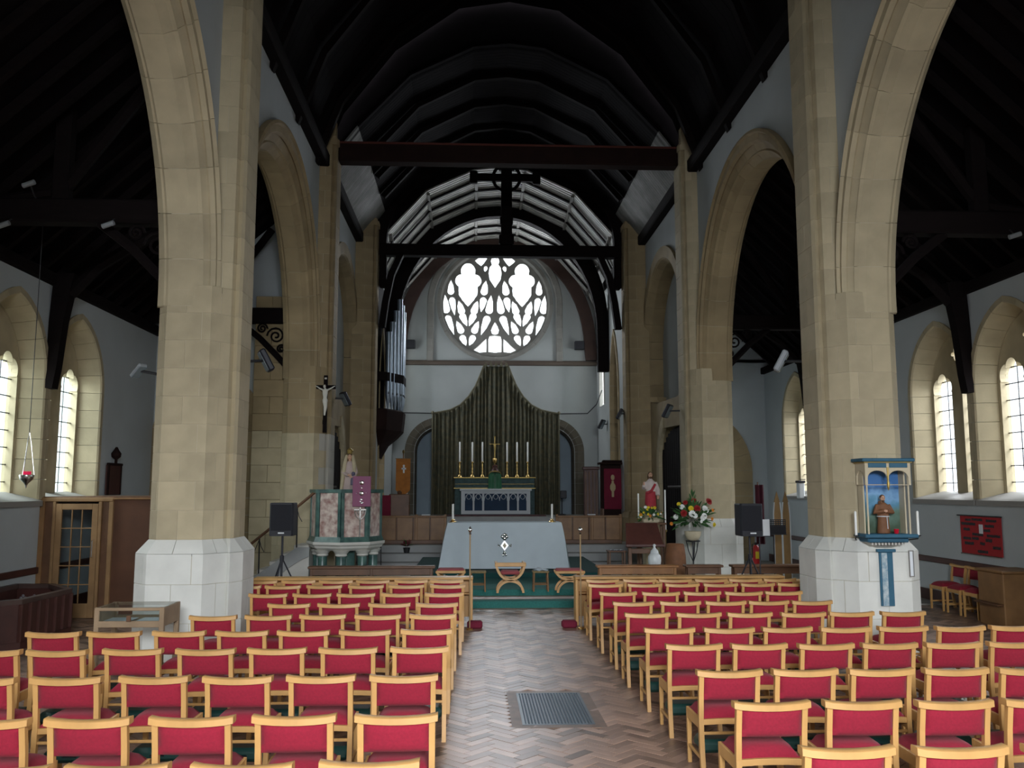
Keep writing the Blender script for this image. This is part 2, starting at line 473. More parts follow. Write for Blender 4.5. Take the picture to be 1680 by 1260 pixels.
for s, nm in ((-1, 'left'), (1, 'right')):
    ov = [(-4.1, -.3), (26.4, -.3), (26.4, 9.9), (-4.1, 9.9)]
    hl = [arch_hole(b, .40, 0, h) for b, h in BAYS]
    hl = [[(y, z if z > .1 else -.25) for (y, z) in h] for h in hl]
    if s > 0:
        hl.append([(21.0, .6)] + [(25.9, .6)] + [(25.9, 6.0)] + [(23.45 + 2.45 * cos(pi * i / 24), 6.0 + 2.4 * sin(pi * i / 24)) for i in range(1, 24)] + [(21.0, 6.0)])
    else:
        hl.append([(21.0, .6)] + [(25.9, .6)] + [(25.9, 6.0)] + [(23.45 + 2.45 * cos(pi * i / 24), 6.0 + 2.4 * sin(pi * i / 24)) for i in range(1, 24)] + [(21.0, 6.0)])
    mb = plate(ov, hl, UW1 - UW0 - .1, lambda a, b, d: (CX + s * ((UW0 + UW1) / 2 + d), a, b))
    struct('wall_' + nm, mb, PLASTER)
    # blind recess in the third bay, with a low stone screen wall and doorway flush with the nave
    struct('wall_recess_' + nm, MB().box(*sorted((CX + s * 4.85, CX + s * 5.0)), 20.6, 26.3, 0, 9), PLASTER)
    dw = pointed(22.55, -.1, 1.8, 2.75, 1.05)
    struct('wall_screen_' + nm, plate([(20.4, -.2), (25.95, -.2), (25.95, 4.75), (24.6, 4.55), (22.1, 4.5), (20.4, 4.7)], [[(y, z if z > 0 else -.15) for (y, z) in dw]], .40, lambda a, b, d: (CX + s * (4.58 + d), a, b)), STONE2)
    d_ = sempty('door_' + nm, (CX + s * 4.7, 22.55, 0))
    for k in range(14):
        y = 22.55 - 1.75 + .125 + k * .25; zt = 2.75 + 1.0 * sqrt(max(0, 1 - ((y - 22.55) / 1.85) ** 2))
        part('plank', MB().bb((CX + s * 4.47, y, zt / 2), (.05, .235, zt), .01), WDARK, d_)
    part('hinge', MB().bb((CX + s * 4.44, 22.9, 2.2), (.02, 1.5, .06), .01), IRON, d_)
    # chancel walls
    op = [pointed(28.2, .7, .75, 5.2, 2.0), pointed(30.95, 5.1, .5, 7.1, .8)]
    mb = plate([(26.4, 0), (33, 0), (33, 9.6), (26.4, 9.6)], op, .5, lambda a, b, d: (CX + s * (4.02 + d), a, b))
    struct('wall_chancel_' + nm, mb, EASTPL)

# piers -------------------------------------------------------------
PLAN_ = [(3.97,-.27),(4.0,-.33),(4.06,-.295),(4.085,-.385),(4.28,-.62),(4.86,-.62),(5.0,-.48),(5.0,.48),(4.86,.62),(4.28,.62),(4.085,.385),(4.06,.295),(4.0,.33),(3.97,.27)]
SHAFT_ = [(3.97,-.27),(4.0,-.33),(4.06,-.295),(4.085,-.385),(4.42,-.42),(4.42,.42),(4.085,.385),(4.06,.295),(4.0,.33),(3.97,.27)]
def offs(poly, d):
    n = len(poly); out = []
    for i in range(n):
        p0, p1, p2 = Vector(poly[i-1]), Vector(poly[i]), Vector(poly[(i+1) % n])
        a = (p1 - p0).normalized(); b = (p2 - p1).normalized()
        na, nb = Vector((a.y, -a.x)), Vector((b.y, -b.x))
        m = (na + nb); m = m / max(.5, (1 + na.dot(nb)))
        q = p1 + m * d; out.append((q.x, q.y))
    return out
def seg_pts(poly, a, b, g):
    """points along the closed polygon between arc parameters a and b (vertex index + fraction), gap g in metres at both ends"""
    n = len(poly)
    def at(t): i = int(math.floor(t)); f = t - i; p = Vector(poly[i % n]); q = Vector(poly[(i+1) % n]); return p + (q - p) * f
    pts = [at(a)] + [Vector(poly[i % n]) for i in range(int(math.floor(a)) + 1, int(math.ceil(b)))] + [at(b)]
    if (pts[1] - pts[0]).length > 2*g: pts[0] = pts[0] + (pts[1] - pts[0]).normalized() * g
    if (pts[-2] - pts[-1]).length > 2*g: pts[-1] = pts[-1] + (pts[-2] - pts[-1]).normalized() * g
    return pts
def stone_mb(poly, a, b, z0, z1, s, cen, depth=.10, g=.0035, inset=.004):
    o = seg_pts(poly, a, b, g)
    mb = MB(); T = lambda p, z: (s * p[0], p[1], z)
    def inn(p, d):
        r = Vector((cen[0], cen[1])) - Vector(p); return Vector(p) + r.normalized() * d
    n = len(o)
    rows = [([inn(p, depth) for p in o], z0), ([inn(p, inset) for p in o], z0), (o, z0 + inset), (o, z1 - inset), ([inn(p, inset) for p in o], z1), ([inn(p, depth) for p in o], z1)]
    for (ps, z) in rows: mb.v += [T(p, z) for p in ps]
    for r in range(5): mb.f += [(r*n+i, r*n+i+1, (r+1)*n+i+1, (r+1)*n+i) for i in range(n-1)]
    mb.f += [tuple(r*n for r in range(6)), tuple(r*n+n-1 for r in range(5, -1, -1))]
    return mb
JE = [(-.5, 3.5), (3.5, 4.55), (4.55, 6.5), (6.5, 8.45), (8.45, 9.5), (9.5, 13.5)]
JO = [(0.0-.999, 2.0), (2.0, 4.2), (4.2, 5.3), (5.3, 7.7), (7.7, 8.8), (8.8, 11.0), (11.0, 13.0)]
SE = [(-.5, 3.4), (3.4, 4.0), (5.0, 5.6), (5.6, 9.5)]
SO = [(0.0-.999, 2.0), (2.0, 4.0), (5.0, 7.0), (7.0, 9.0)]
def pier(s, yc, label, plinthmat=PLINTH, detail=True, smat=STONE, nose=0.0, pale=0):
    PLAN = [(u - nose, v) if u < 4.2 else (u, v) for (u, v) in PLAN_]
    SHAFT = [(u - nose, v) if u < 4.2 else (u, v) for (u, v) in SHAFT_]
    t = tag(thing('stone_pillar', label, 'pillar', (CX, yc, 0)), kind='structure')
    m = lambda poly: [(s * u, v) for (u, v) in poly]
    shift = lambda poly: [(CX + u, yc + v) for (u, v) in m(poly)]
    core = MB().prism(shift(offs(PLAN, .13)), 0, 1.3).prism(shift(offs(PLAN, -.006)), 1.3, 4.75).prism(shift(offs(SHAFT, -.006)), 4.75, 9.95)
    part('mortar_core', core, MORTAR if detail else smat, t)
    if not detail: return t
    pp = offs(PLAN, .14); cen = (4.5, 0)
    zs = [0, .47, .95, 1.33]
    for k in range(3):
        for (a, b) in (JE if k % 2 else JO):
            link('plinth_stone', mesh_of('plinth_stone', stone_mb(pp, a, b, zs[k] + .002, zs[k+1] - .002, s, cen), plinthmat), t)
    for (a, b) in JE:                              # sloping weathering course
        o0 = seg_pts(pp, a, b, .004); o1 = seg_pts(offs(PLAN, .004), a, b, .004); n = len(o0); mb = MB()
        inn = [Vector(p) + (Vector(cen) - Vector(p)).normalized() * .12 for p in o1]
        for ps, z in ((inn, 1.33), (o0, 1.332), (o1, 1.50), (inn, 1.50)): mb.v += [(s * p[0], p[1], z) for p in ps]
        for r in range(3): mb.f += [(r*n+i, r*n+i+1, (r+1)*n+i+1, (r+1)*n+i) for i in range(n-1)]
        mb.f += [tuple(range(n)), tuple(range(3*n, 4*n))[::-1], (0, n, 2*n, 3*n), (n-1, 4*n-1, 3*n-1, 2*n-1)][0:0] + [(0, n, 2*n, 3*n), (n-1, 2*n-1, 3*n-1, 4*n-1)]
        link('weathered_stone', mesh_of('weathered_stone', mb, plinthmat), t)
    h = .37; nz = 9; c0 = 1.503
    sets = []
    for J in (JE, JO): sets.append([mesh_of('ashlar', stone_mb(PLAN, a, b, .002, h - .002, s, cen), smat) for (a, b) in J])
    PALE = mat('stone_pale', (.47, .45, .39), .85, .15, 2.5, rand=.05)
    psets = [[mesh_of('ashlar', stone_mb(PLAN, a, b, .002, h - .002, s, cen), PALE if i in (0, len(J) - 1) else STONE) for i, (a, b) in enumerate(J)] for J in (JE, JO)] if pale else None
    for k in range(nz):
        for me in (psets if k < pale else sets)[k % 2]: link('ashlar', me, t, (0, 0, c0 + k * h))
    z = c0 + nz * h
    sets = [[mesh_of('shaft_stone', stone_mb(SHAFT, a, b, .002, h - .002, s, (4.25, 0)), smat) for (a, b) in J] for J in (SE, SO)]
    k = 0
    while z < 9.75:
        for me in sets[k % 2]: link('shaft_stone', me, t, (0, 0, z))
        z += h; k += 1
    # cap of the wall shaft: rounded shoulder with a tall stone fin behind the tie beam
    part('shaft_cap', MB().prism(shift(offs(SHAFT[:1] + [(4.0 - nose, -.33), (4.42, -.42), (4.42, .42), (4.0 - nose, .33)] + SHAFT[-1:], .03)), z, z + .14).prism([(CX + s * u, yc + v) for (u, v) in offs(SHAFT[:1] + [(4.0 - nose, -.33), (4.42, -.42), (4.42, .42), (4.0 - nose, .33)] + SHAFT[-1:], -.03)], z + .14, z + .24), smat, t)
    fin = [(4.01, z + .24), (4.45, z + .24), (4.36, z + .55), (4.03, z + 1.25)]
    part('gablet', MB().prism([(CX + s * u, q) for (u, q) in fin], yc - .34, yc - .12, 'y'), smat, t)
    return t
STONEP2 = STONE
pier(-1, Y1, 'massive left foreground stone pier with limewashed plinth beside the display case')
pier(1, Y1, 'massive right foreground stone pier carrying the blue canopied shrine')
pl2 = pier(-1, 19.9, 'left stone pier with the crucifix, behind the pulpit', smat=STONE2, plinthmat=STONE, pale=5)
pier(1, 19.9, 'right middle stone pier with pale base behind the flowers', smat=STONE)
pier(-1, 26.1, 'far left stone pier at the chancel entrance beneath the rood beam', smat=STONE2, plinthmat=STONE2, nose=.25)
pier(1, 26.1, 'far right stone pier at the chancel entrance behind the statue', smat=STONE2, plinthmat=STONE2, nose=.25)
for k in range(17):                                # stone respond joining the crucifix pier to the end wall
    for (a, b) in (((-4.92, -4.15),) if k % 2 else ((-4.92, -4.55), (-4.55, -4.15))):
        part('ashlar', MB().bb(((a + b) / 2, 19.98, .2 + k * .38), (b - a - .005, .62, .375), .006), STONE if k < 9 else STONE2, pl2)
for s, w_ in ((-1, 'left'), (1, 'right')):
    pier(s, 3.9, w_ + ' nearest arcade pier beside the camera, outside the picture', detail=False)

# arches ------------------------------------------------------------
APROF = [(.45, 4.30), (.45, 4.24), (.40, 4.22), (.375, 4.27), (.27, 4.27), (.235, 4.33), (.255, 4.355), (.13, 4.43), (.10, 4.41), (.085, 4.46), (.0, 4.56), (.0, 4.85), (.045, 4.885), (.035, 4.91), (.14, 5.0), (.30, 5.02), (.45, 5.04)]
def arcade_arch(s, bay, label, smat, nv=20, prof=APROF):
    yc, hw = bay
    t = tag(thing('stone_arch', label, 'arch', (CX, yc, ZS)), kind='structure')
    for k in range(nv):
        g = .0003
        fr = []
        for q in range(4):
            tt = (k + g * nv + (1 - 2 * g * nv) * q / 3) / nv
            def f(n_, u_, tt=tt):
                y, z = arch_pt(tt, n_ if n_ else 1e-4, hw); return (CX + s * u_, yc + y, z)
            fr.append(f)
        part('voussoir', MB().sweep(prof, fr), smat, t)
    fr = []
    for q in range(41):
        fr.append(lambda n_, u_, tt=q/40: (CX + s * u_, yc + arch_pt(tt, n_, hw)[0], arch_pt(tt, n_, hw)[1]))
    part('mortar_joint', MB().sweep([(.44, 4.30), (.43, 4.25), (.385, 4.275), (.275, 4.277), (.26, 4.36), (.138, 4.435), (.006, 4.562), (.006, 4.797), (.06, 4.845), (.135, 4.972), (.44, 5.0)], fr), MORTAR, t)
arcade_arch(-1, BAYS[1], 'moulded stone arch rising towards the camera from the left foreground pier', STONE)
arcade_arch(1, BAYS[1], 'moulded stone arch rising towards the camera from the right foreground pier', STONE)
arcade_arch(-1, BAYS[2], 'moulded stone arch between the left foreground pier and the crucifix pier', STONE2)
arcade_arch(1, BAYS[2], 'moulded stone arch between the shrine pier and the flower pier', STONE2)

def stone_ring(t, path, prof, to3, mat_, nm='voussoir', gap=.0035):
    """pieces along a polyline path [(a,b)...]; prof (n,d): outward offset and depth; a break between pieces at each path point flagged"""
    for seg in path:
        fr = []
        L_ = sum((Vector(seg[i+1][0]) - Vector(seg[i][0])).length for i in range(len(seg)-1))
        for i, (p, nrm) in enumerate(seg):
            tg = (Vector(seg[min(i+1, len(seg)-1)][0]) - Vector(seg[max(i-1, 0)][0])).normalized()
            sh = gap if i == 0 else (-gap if i == len(seg)-1 else 0)
            pp = Vector(p) + tg * sh
            fr.append(lambda n_, d_, pp=pp, nrm=nrm: to3(pp.x + nrm[0] * n_, pp.y + nrm[1] * n_, d_))
        part(nm, MB().sweep(prof, fr), mat_, t)
def jamb_path(c, z0, hw, zs, rise, nj=5, na=4, sub=2):
    """pieces up both jambs and round a pointed head"""
    out = []
    rad = (hw * hw + rise * rise) / (2 * hw); A = math.asin(min(1, rise / rad))
    for sg in (-1, 1):
        for k in range(nj):
            a, b = z0 + (zs - z0) * k / nj, z0 + (zs - z0) * (k + 1) / nj
            out.append([((c + sg * hw, a), (sg, 0)), ((c + sg * hw, b), (sg, 0))])
        for k in range(na):
            sgm = []
            for q in range(sub + 1):
                th = A * (k + q / sub) / na
                x, z = c + sg * (hw - rad + rad * cos(th)), zs + rad * sin(th)
                n = Vector((sg * cos(th), sin(th)))
                if k == na - 1 and q == sub: n = Vector((0, 1.0 / max(.3, sin(A))))*1.0; n = Vector((0, 1))
                sgm.append(((x, z), (n.x, n.y)))
            out.append(sgm)
    return out

# chancel bays: stone surrounds of the low doorways and recess arches
for s, w_ in ((-1, 'left'), (1, 'right')):
    t = tag(thing('stone_doorway', 'low pointed stone doorway in the %s recess before the chancel' % w_, 'doorway', (CX, 22.55, 0)), kind='structure')
    stone_ring(t, jamb_path(22.55, .02, 1.8, 2.75, 1.05, 6, 6), [(-.04, 4.44), (-.03, 4.39), (.0, 4.35), (.30, 4.345), (.30, 4.42), (.02, 4.44)], lambda a, b, d: (CX + s * d, a, b), STONE)
    t = tag(thing('stone_arch', 'tall stone recess arch on the %s just before the chancel' % w_, 'arch', (CX, 23.45, 6)), kind='structure')
    segs = []
    for k in range(14):
        segs.append([((23.45 + 2.45 * cos(pi * (k + q / 2) / 14), 6.0 + 2.4 * sin(pi * (k + q / 2) / 14)), (cos(pi * (k + q / 2) / 14), sin(pi * (k + q / 2) / 14))) for q in range(3)])
    for y0, sg in ((21.0, -1), (25.9, 1)):
        for k in range(7): segs.append([((y0, .6 + k * .77), (sg, 0)), ((y0, .6 + (k + 1) * .77), (sg, 0))])
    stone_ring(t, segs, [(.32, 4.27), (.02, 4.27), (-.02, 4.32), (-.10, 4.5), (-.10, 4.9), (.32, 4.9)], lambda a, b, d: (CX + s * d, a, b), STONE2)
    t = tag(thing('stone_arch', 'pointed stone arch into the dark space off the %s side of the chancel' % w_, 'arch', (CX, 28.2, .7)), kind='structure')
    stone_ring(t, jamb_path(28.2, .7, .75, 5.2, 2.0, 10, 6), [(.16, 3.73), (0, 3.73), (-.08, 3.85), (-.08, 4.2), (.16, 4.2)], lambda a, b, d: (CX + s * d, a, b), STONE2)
    struct('wall_void_' + w_, MB().box(*sorted((CX + s * 5.6, CX + s * 5.7)), 26.3, 30.2, 0, 8.2).box(*sorted((CX + s * 4.2, CX + s * 5.7)), 30.0, 30.1, 0, 8.2).box(*sorted((CX + s * 4.2, CX + s * 5.7)), 26.3, 30.1, 8.1, 8.2), PLASTER)

# ================================================================== aisles
UA = 8.1                                          # aisle wall face
for s, nm in ((-1, 'left'), (1, 'right')):
    yend = 20.3 if s < 0 else 26.4
    wy = [y for y in WIN_Y if y < yend - 1]
    op = [pointed(y, 1.95, 1.02, 4.0, 1.28) for y in wy]
    mb = plate([(-4.1, 0), (yend + .4, 0), (yend + .4, 5.8), (-4.1, 5.8)], op, .52, lambda a, b, d: (CX + s * (UA + .26 + d), a, b))
    struct('wall_aisle_' + nm, mb, PLASTER)
    rl = MB().bb((CX + s * (UA - .02), (yend - 4) / 2, .80), (.05, yend + 4, .11), .012)
    struct('trim_dado_' + nm, rl, MAHOG)
    struct('baseboard_' + nm, MB().bb((CX + s * (UA - .015), (yend - 4) / 2, .11), (.04, yend + 4, .22), .01), MAHOG)
    # lean-to roof: boards and rafters
    n = 60
    bd = MB()
    for i in range(n):
        y0 = -4.1 + (yend + 4.1) * i / n; y1 = -4.1 + (yend + 4.1) * (i + 1) / n - .012
        bd.prism([(CX + s * (UA + .8), 5.45), (CX + s * (UW0 + .1), 9.3), (CX + s * (UW0 + .1), 9.38), (CX + s * (UA + .8), 5.53)], y0, y1 + .012, 'y')
    struct('ceiling_aisle_' + nm, bd, BOARD_D)
    rf = MB()
    for i in range(int((yend + 4) / .6)):
        y = -3.9 + i * .6
        rf.prism([(CX + s * (UA + .02), 5.72), (CX + s * (UW0 + .6), 8.78), (CX + s * (UW0 + .6), 8.92), (CX + s * (UA + .02), 5.86)], y, y + .1, 'y')
    o = struct('ceiling_rafters_' + nm, rf, WDARK)
    struct('trim_plate_' + nm, MB().bb((CX + s * (UA + .02), (yend - 4) / 2, 5.74), (.26, yend + 4, .2), .02), WDARK)
# end walls of the aisles
mb = plate([(-7.9, 0), (-3.9, 0), (-3.9, 9.4), (-7.9, 9.4)], [pointed(-6.0, .02, .8, 3.1, 1.3)], .3, lambda a, b, d: (a, 20.45 + d, b))
struct('wall_end_left', mb, PLASTER)
t = tag(thing('stone_doorway', 'pointed stone arch in the end wall of the left aisle', 'doorway', (-6.0, 20.3, 0)), kind='structure')
stone_ring(t, jamb_path(-6.0, .02, .8, 3.1, 1.3, 8, 5), [(0, 20.26), (-.04, 20.34), (-.04, 20.62), (.55, 20.62), (.55, 20.26)], lambda a, b, d: (a, d, b), STONE2)
struct('wall_chapel_left', MB().box(-7.9, -3.9, 22.6, 22.7, 0, 6).box(-7.9, -7.8, 20.4, 22.7, 0, 6).box(-7.9, -3.9, 20.4, 22.7, 6, 6.1).box(-3.95, -3.85, 20.3, 26.4, 0, 9.5), PLASTER)
mb = plate([(5.2, 0), (9.7, 0), (9.7, 9.4), (5.2, 9.4)], [pointed(6.75, .02, .95, 2.7, 1.2)], .3, lambda a, b, d: (a, 26.55 + d, b))
struct('wall_end_right', mb, PLASTER)
t = tag(thing('stone_doorway', 'broad pointed stone arch in the end wall of the right aisle', 'doorway', (6.75, 26.4, 0)), kind='structure')
stone_ring(t, jamb_path(6.75, .02, .95, 2.7, 1.2, 7, 5), [(0, 26.32), (-.04, 26.42), (-.04, 26.75), (.72, 26.75), (.72, 26.32)], lambda a, b, d: (a, d, b), STONE2)
struct('wall_chapel_right', MB().box(5.2, 9.7, 28.4, 28.5, 0, 6).box(9.6, 9.7, 26.4, 28.5, 0, 6).box(5.2, 9.7, 26.4, 28.5, 6, 6.1), PLASTER)

# aisle windows ------------------------------------------------------
def lancet(c, z0, hw, zs, rise):
    """light with a cusped (trefoil) head"""
    pts = [(c - hw, z0), (c + hw, z0), (c + hw, zs)]
    k = hw
    for (cx_, cz_, r_, a0, a1) in ((c + .42*k, zs + .28*k, .60*k, -.5, 1.5), (c, zs + rise - .56*k, .46*k, -.1, pi/2)):
        for i in range(7):
            a = a0 + (a1 - a0) * i / 6; pts.append((cx_ + r_ * cos(a), cz_ + r_ * sin(a)))
    pts.append((c, zs + rise + .2*k))
    for (cx_, cz_, r_, a0, a1) in ((c, zs + rise - .56*k, .46*k, pi/2, pi + .1), (c - .42*k, zs + .28*k, .60*k, pi - 1.5, pi + .5)):
        for i in range(7):
            a = a0 + (a1 - a0) * i / 6; pts.append((cx_ + r_ * cos(a), cz_ + r_ * sin(a)))
    pts.append((c - hw, zs))
    return pts
def clip_row(poly, za, zb):
    def half(ps, z, up):
        out = []
        for i in range(len(ps)):
            p, q = ps[i-1], ps[i]; ip = (p[1] >= z) == up; iq = (q[1] >= z) == up
            if ip != iq:
                f = (z - p[1]) / (q[1] - p[1]); out.append((p[0] + (q[0] - p[0]) * f, z))
            if iq: out.append(q)
        return out
    r = half(poly, za, True)
    return half(r, zb, False) if r else r
WPROF = [(.10, -.03), (0, -.03), (-.02, 0), (-.10, .36), (-.12, .36), (-.12, .42), (-.16, .48), (.10, .48)]
wn = 0
for s in (-1, 1):
    yend = 20.3 if s < 0 else 26.4
    for wi, yc in enumerate(WIN_Y):
        if yc > yend - 1: continue
        wn += 1
        t = sempty('window_%d' % wn, (CX + s * UA, yc, 1.95))
        vis = yc > 13
        to3 = lambda a, b, d: (CX + s * (UA + d), a, b)
        stone_ring(t, jamb_path(yc, 1.97, 1.02, 4.0, 1.28, 6, 5), WPROF, to3, STONE, 'reveal_stone')
        lights = [lancet(yc - .515, 2.0, .335, 4.02, .42), lancet(yc + .515, 2.0, .335, 4.02, .42)]
        quat = []
        for i in range(32):
            a = 2 * pi * i / 32; quat.append((yc + (.10 + .035 * cos(4 * a)) * cos(a), 4.74 + (.10 + .035 * cos(4 * a)) * sin(a)))
        out = pointed(yc, 1.9, .96, 4.0, 1.2, 8)
        part('tracery', tracery_plate(out, lights + [quat], .16, lambda a, b, d: to3(a, b, .45 + d)), STONE, t)
        part('sill', MB().prism([(s * .0, 1.86), (s * -.07, 1.86), (s * -.07, 1.94), (s * .0, 1.97), (s * .42, 2.12), (s * .42, 1.9)], yc - 1.1, yc + 1.1, 'y') if False else
             MB().sweep([(-.07, 1.86), (-.07, 1.95), (0, 1.98), (.44, 2.10), (.44, 1.88)], [lambda a, b, y=yc - 1.08: to3(y, b, a), lambda a, b, y=yc + 1.08: to3(y, b, a)]), mat('sill_slate', (.30, .29, .27), .6), t)
        bars = MB(); gm_ = GLASSG if s < 0 else GLASS
        for li, lt in enumerate(lights):
            c = yc + (-.515, .515)[li]
            zz = [1.98 + .285 * k for k in range(9)] + [4.8]
            for k in range(len(zz) - 1):
                pl = clip_row(lt, zz[k], zz[k+1])
                if len(pl) > 2 and vis:
                    part('pane', MB().add([to3(a, b, .48) for (a, b) in pl], [tuple(range(len(pl)))]), gm_, t)
                if k: bars.box(*sorted((to3(0, 0, .46)[0], to3(0, 0, .49)[0])), c - .34, c + .34, zz[k] - .008, zz[k] + .008)
            bars.box(*sorted((to3(0, 0, .472)[0], to3(0, 0, .488)[0])), c - .004, c + .004, 2.0, 4.3)
        if vis: part('pane', MB().add([to3(a, b, .48) for (a, b) in quat], [tuple(range(len(quat)))]), gm_, t)
        part('glazing_bars', bars, IRON, t)

# aisle trusses -------------------------------------------------------
for s, nm in ((-1, 'left'), (1, 'right')):
    for yt in (Y1, 19.9 if s > 0 else 19.6):
        t = tag(thing('roof_truss', 'dark timber %s aisle truss with carved scroll bracket beside the %s pier' % (nm, 'foreground' if yt < 15 else 'middle'), 'truss', (CX + s * 6.5, yt, 5.9)), kind='structure')
        X = lambda u: CX + s * u
        part('tie_beam', MB().bb((X(6.55), yt, 6.0), (3.2, .28, .34), .03), WDARK, t)
        part('king_post', MB().bb((X(6.6), yt, 6.95), (.22, .2, 1.7), .02), WDARK, t)
        part('strut', MB().tube([(X(6.6), yt, 6.3), (X(5.4), yt, 8.0)], .09, 6), WDARK, t)
        part('strut', MB().tube([(X(6.6), yt, 6.3), (X(7.5), yt, 6.15)], .08, 6), WDARK, t)
        part('brace', MB().tube([(X(5.02), yt, 4.9), (X(5.25), yt, 5.15), (X(5.6), yt, 5.5), (X(6.05), yt, 5.85)], .075, 6), WDARK, t)
        sc = MB()
        for (cu, cz, r0, dr) in ((5.24, 5.55, .20, 1), (5.55, 5.72, .12, -1), (5.12, 5.26, .10, -1)):
            sc.tube([(X(cu + dr * r0 * (1 - k / 26) * cos(k * .5)), yt, cz + r0 * (1 - k / 26) * sin(k * .5)) for k in range(24)], .022, 5)
        part('scrollwork', sc, WDARK, t)
    for yt in ((15.25,) if s < 0 else (15.25, 22.7)):
        t = tag(thing('wall_brace', 'dark timber wall post with curved brace between %s aisle windows%s' % (nm, '' if yt < 16 else ' at the far end'), 'brace', (CX + s * UA, yt, 3.9)), kind='structure')
        X = lambda u: CX + s * u
        part('wall_post', MB().sweep([(-.10, -.11), (.10, -.11), (.10, .11), (-.10, .11)], [lambda a, b, u=u, z=z, k=k: (X(u + a * k), yt + b, z) for (u, z, k) in ((UA - .07, 3.85, .6), (UA - .09, 4.2, .9), (UA - .13, 5.0, 1.2), (UA - .22, 5.85, 1.7))]), WDARK, t)
        part('curved_brace', MB().tube([(X(UA - .3), yt, 5.5), (X(UA - .75), yt, 6.0), (X(UA - 1.5), yt, 6.5), (X(UA - 2.6), yt, 7.1)], .10, 6), WDARK, t)

# ================================================================== east wall with the rose window
ZR = 9.04; RR = 2.02; XR = .77
doorL = pointed(XR - 2.1, 1.2, .84, 3.5, .90); doorR = pointed(XR + 2.1, 1.2, .84, 3.5, .90)
mb = plate([(-3.7, 0), (5.3, 0), (5.3, 13.2), (-3.7, 13.2)], [circle(XR, ZR, RR, 48), doorL, doorR], .8, lambda a, b, d: (a, 32.75 + d, b))
struct('wall_east', mb, EASTPL)
struct('wall_vestry', MB().box(-3.7, 5.3, 33.2, 33.3, 0, 5.2), BLUEBOX)
t = sempty('trim_rose')
segs = []
for k in range(10):
    segs.append([((XR + 2.28 * cos(pi * (k + q / 3) / 10), ZR + 2.28 * sin(pi * (k + q / 3) / 10)), (cos(pi * (k + q / 3) / 10), sin(pi * (k + q / 3) / 10))) for q in range(4)])
for sg in (-1, 1):
    for k in range(5): segs.append([((XR + sg * 2.28, 6.8 + k * .448), (sg, 0)), ((XR + sg * 2.28, 6.8 + (k + 1) * .448), (sg, 0))])
stone_ring(t, segs, [(0, 32.28), (.03, 32.25), (.22, 32.25), (.26, 32.30), (.26, 32.4), (0, 32.4)], lambda a, b, d: (a, d, b), ROSESTONE)
struct('trim_ledge', MB().prism([(32.36, 6.70), (32.22, 6.72), (32.18, 6.8), (32.22, 6.86), (32.36, 6.90)], -3.0, 4.6, 'x'), mat('ledge_brown', (.12, .09, .07), .7))
struct('trim_cornice_left', MB().bb((-2.92, 29.5, 9.15), (.18, 6.2, .22), .03), WDARK)
struct('trim_cornice_right', MB().bb((4.52, 29.5, 9.15), (.18, 6.2, .22), .03), WDARK)
for dx, nm in ((-2.1, 'left'), (2.1, 'right')):
    t = tag(thing('stone_doorway', 'dark moulded stone doorway in the east wall, %s of the curtain' % nm, 'doorway', (XR + dx, 32.4, 1.2)), kind='structure')
    stone_ring(t, jamb_path(XR + dx, 1.2, .84, 3.5, .90, 6, 6), [(-.06, 32.9), (-.05, 32.5), (0, 32.36), (.12, 32.29), (.36, 32.31), (.36, 32.45), (.02, 32.95)], lambda a, b, d: (a, d, b), mat('stone_dark', (.15, .13, .095), .85, .2, 3))

def tear(tip, c, r, n=10):
    """pointed leaf opening: tip and round end"""
    d = Vector(tip) - Vector(c); L_ = d.length; th = atan2(d.y, d.x); a = math.acos(min(.95, r / L_))
    pts = [tuple(tip)]
    for sg in (1,):
        p1 = Vector(c) + Vector((cos(th + a), sin(th + a))) * r
        m = (Vector(tip) + p1) / 2 + Vector((cos(th + pi/2), sin(th + pi/2))) * r * .22
        pts.append(tuple(m))
    for i in range(n + 1):
        q = th + a + (2 * pi - 2 * a) * i / n; pts.append((c[0] + r * cos(q), c[1] + r * sin(q)))
    p1 = Vector(c) + Vector((cos(th - a), sin(th - a))) * r
    m = (Vector(tip) + p1) / 2 + Vector((cos(th - pi/2), sin(th - pi/2))) * r * .22
    pts.append(tuple(m))
    return pts
px = lambda p: ((p[0] - 762) / 315, (905 - p[1]) / 315)
T = lambda tip, c, r: tear(px(tip), px(c), r / 315)
half = [T((499, 750), (499, 828), 22), T((524, 980), (507, 882), 21), T((462, 836), (472, 938), 25), T((524, 1098), (484, 992), 23),
        T((709, 752), (697, 828), 24), T((677, 958), (692, 882), 23), T((741, 838), (727, 940), 25), T((675, 1098), (714, 995), 25),
        T((543, 876), (563, 945), 24), T((661, 876), (638, 945), 24), T((599, 1042), (570, 978), 23), T((605, 1042), (632, 978), 23),
        T((531, 998), (560, 1062), 23), T((668, 998), (641, 1062), 23), T((594, 1158), (571, 1108), 22), T((608, 1158), (630, 1108), 22),
        T((700, 708), (706, 684), 13)]
half = [[p for p in h] for h in half]
def starunion(c, shapes, n=64):
    out = []
    for i in range(n):
        a = 2 * pi * i / n; d = Vector((cos(a), sin(a))); best = .02
        k = .02
        while k < .6:
            q = Vector(c) + d * k
            if any(f(q) for f in shapes): best = k
            k += .008
        out.append((c[0] + d.x * best, c[1] + d.y * best))
    return out
disc = lambda p, r: (lambda q: (q - Vector(px(p))).length < r / 315)
def wedge(q):
    x = abs(q.x - px((601, 0))[0]); z = 905 - q.y * 315
    wdt = 58 if z < 850 else 58 * max(0, (920 - z) / 70) ** .8
    return x * 315 < wdt and 740 < z < 920
big = starunion(px((601, 765)), [disc((601, 700), 46), disc((560, 762), 40), disc((645, 762), 40), disc((585, 822), 42), disc((620, 822), 42), wedge])
half.append(big)
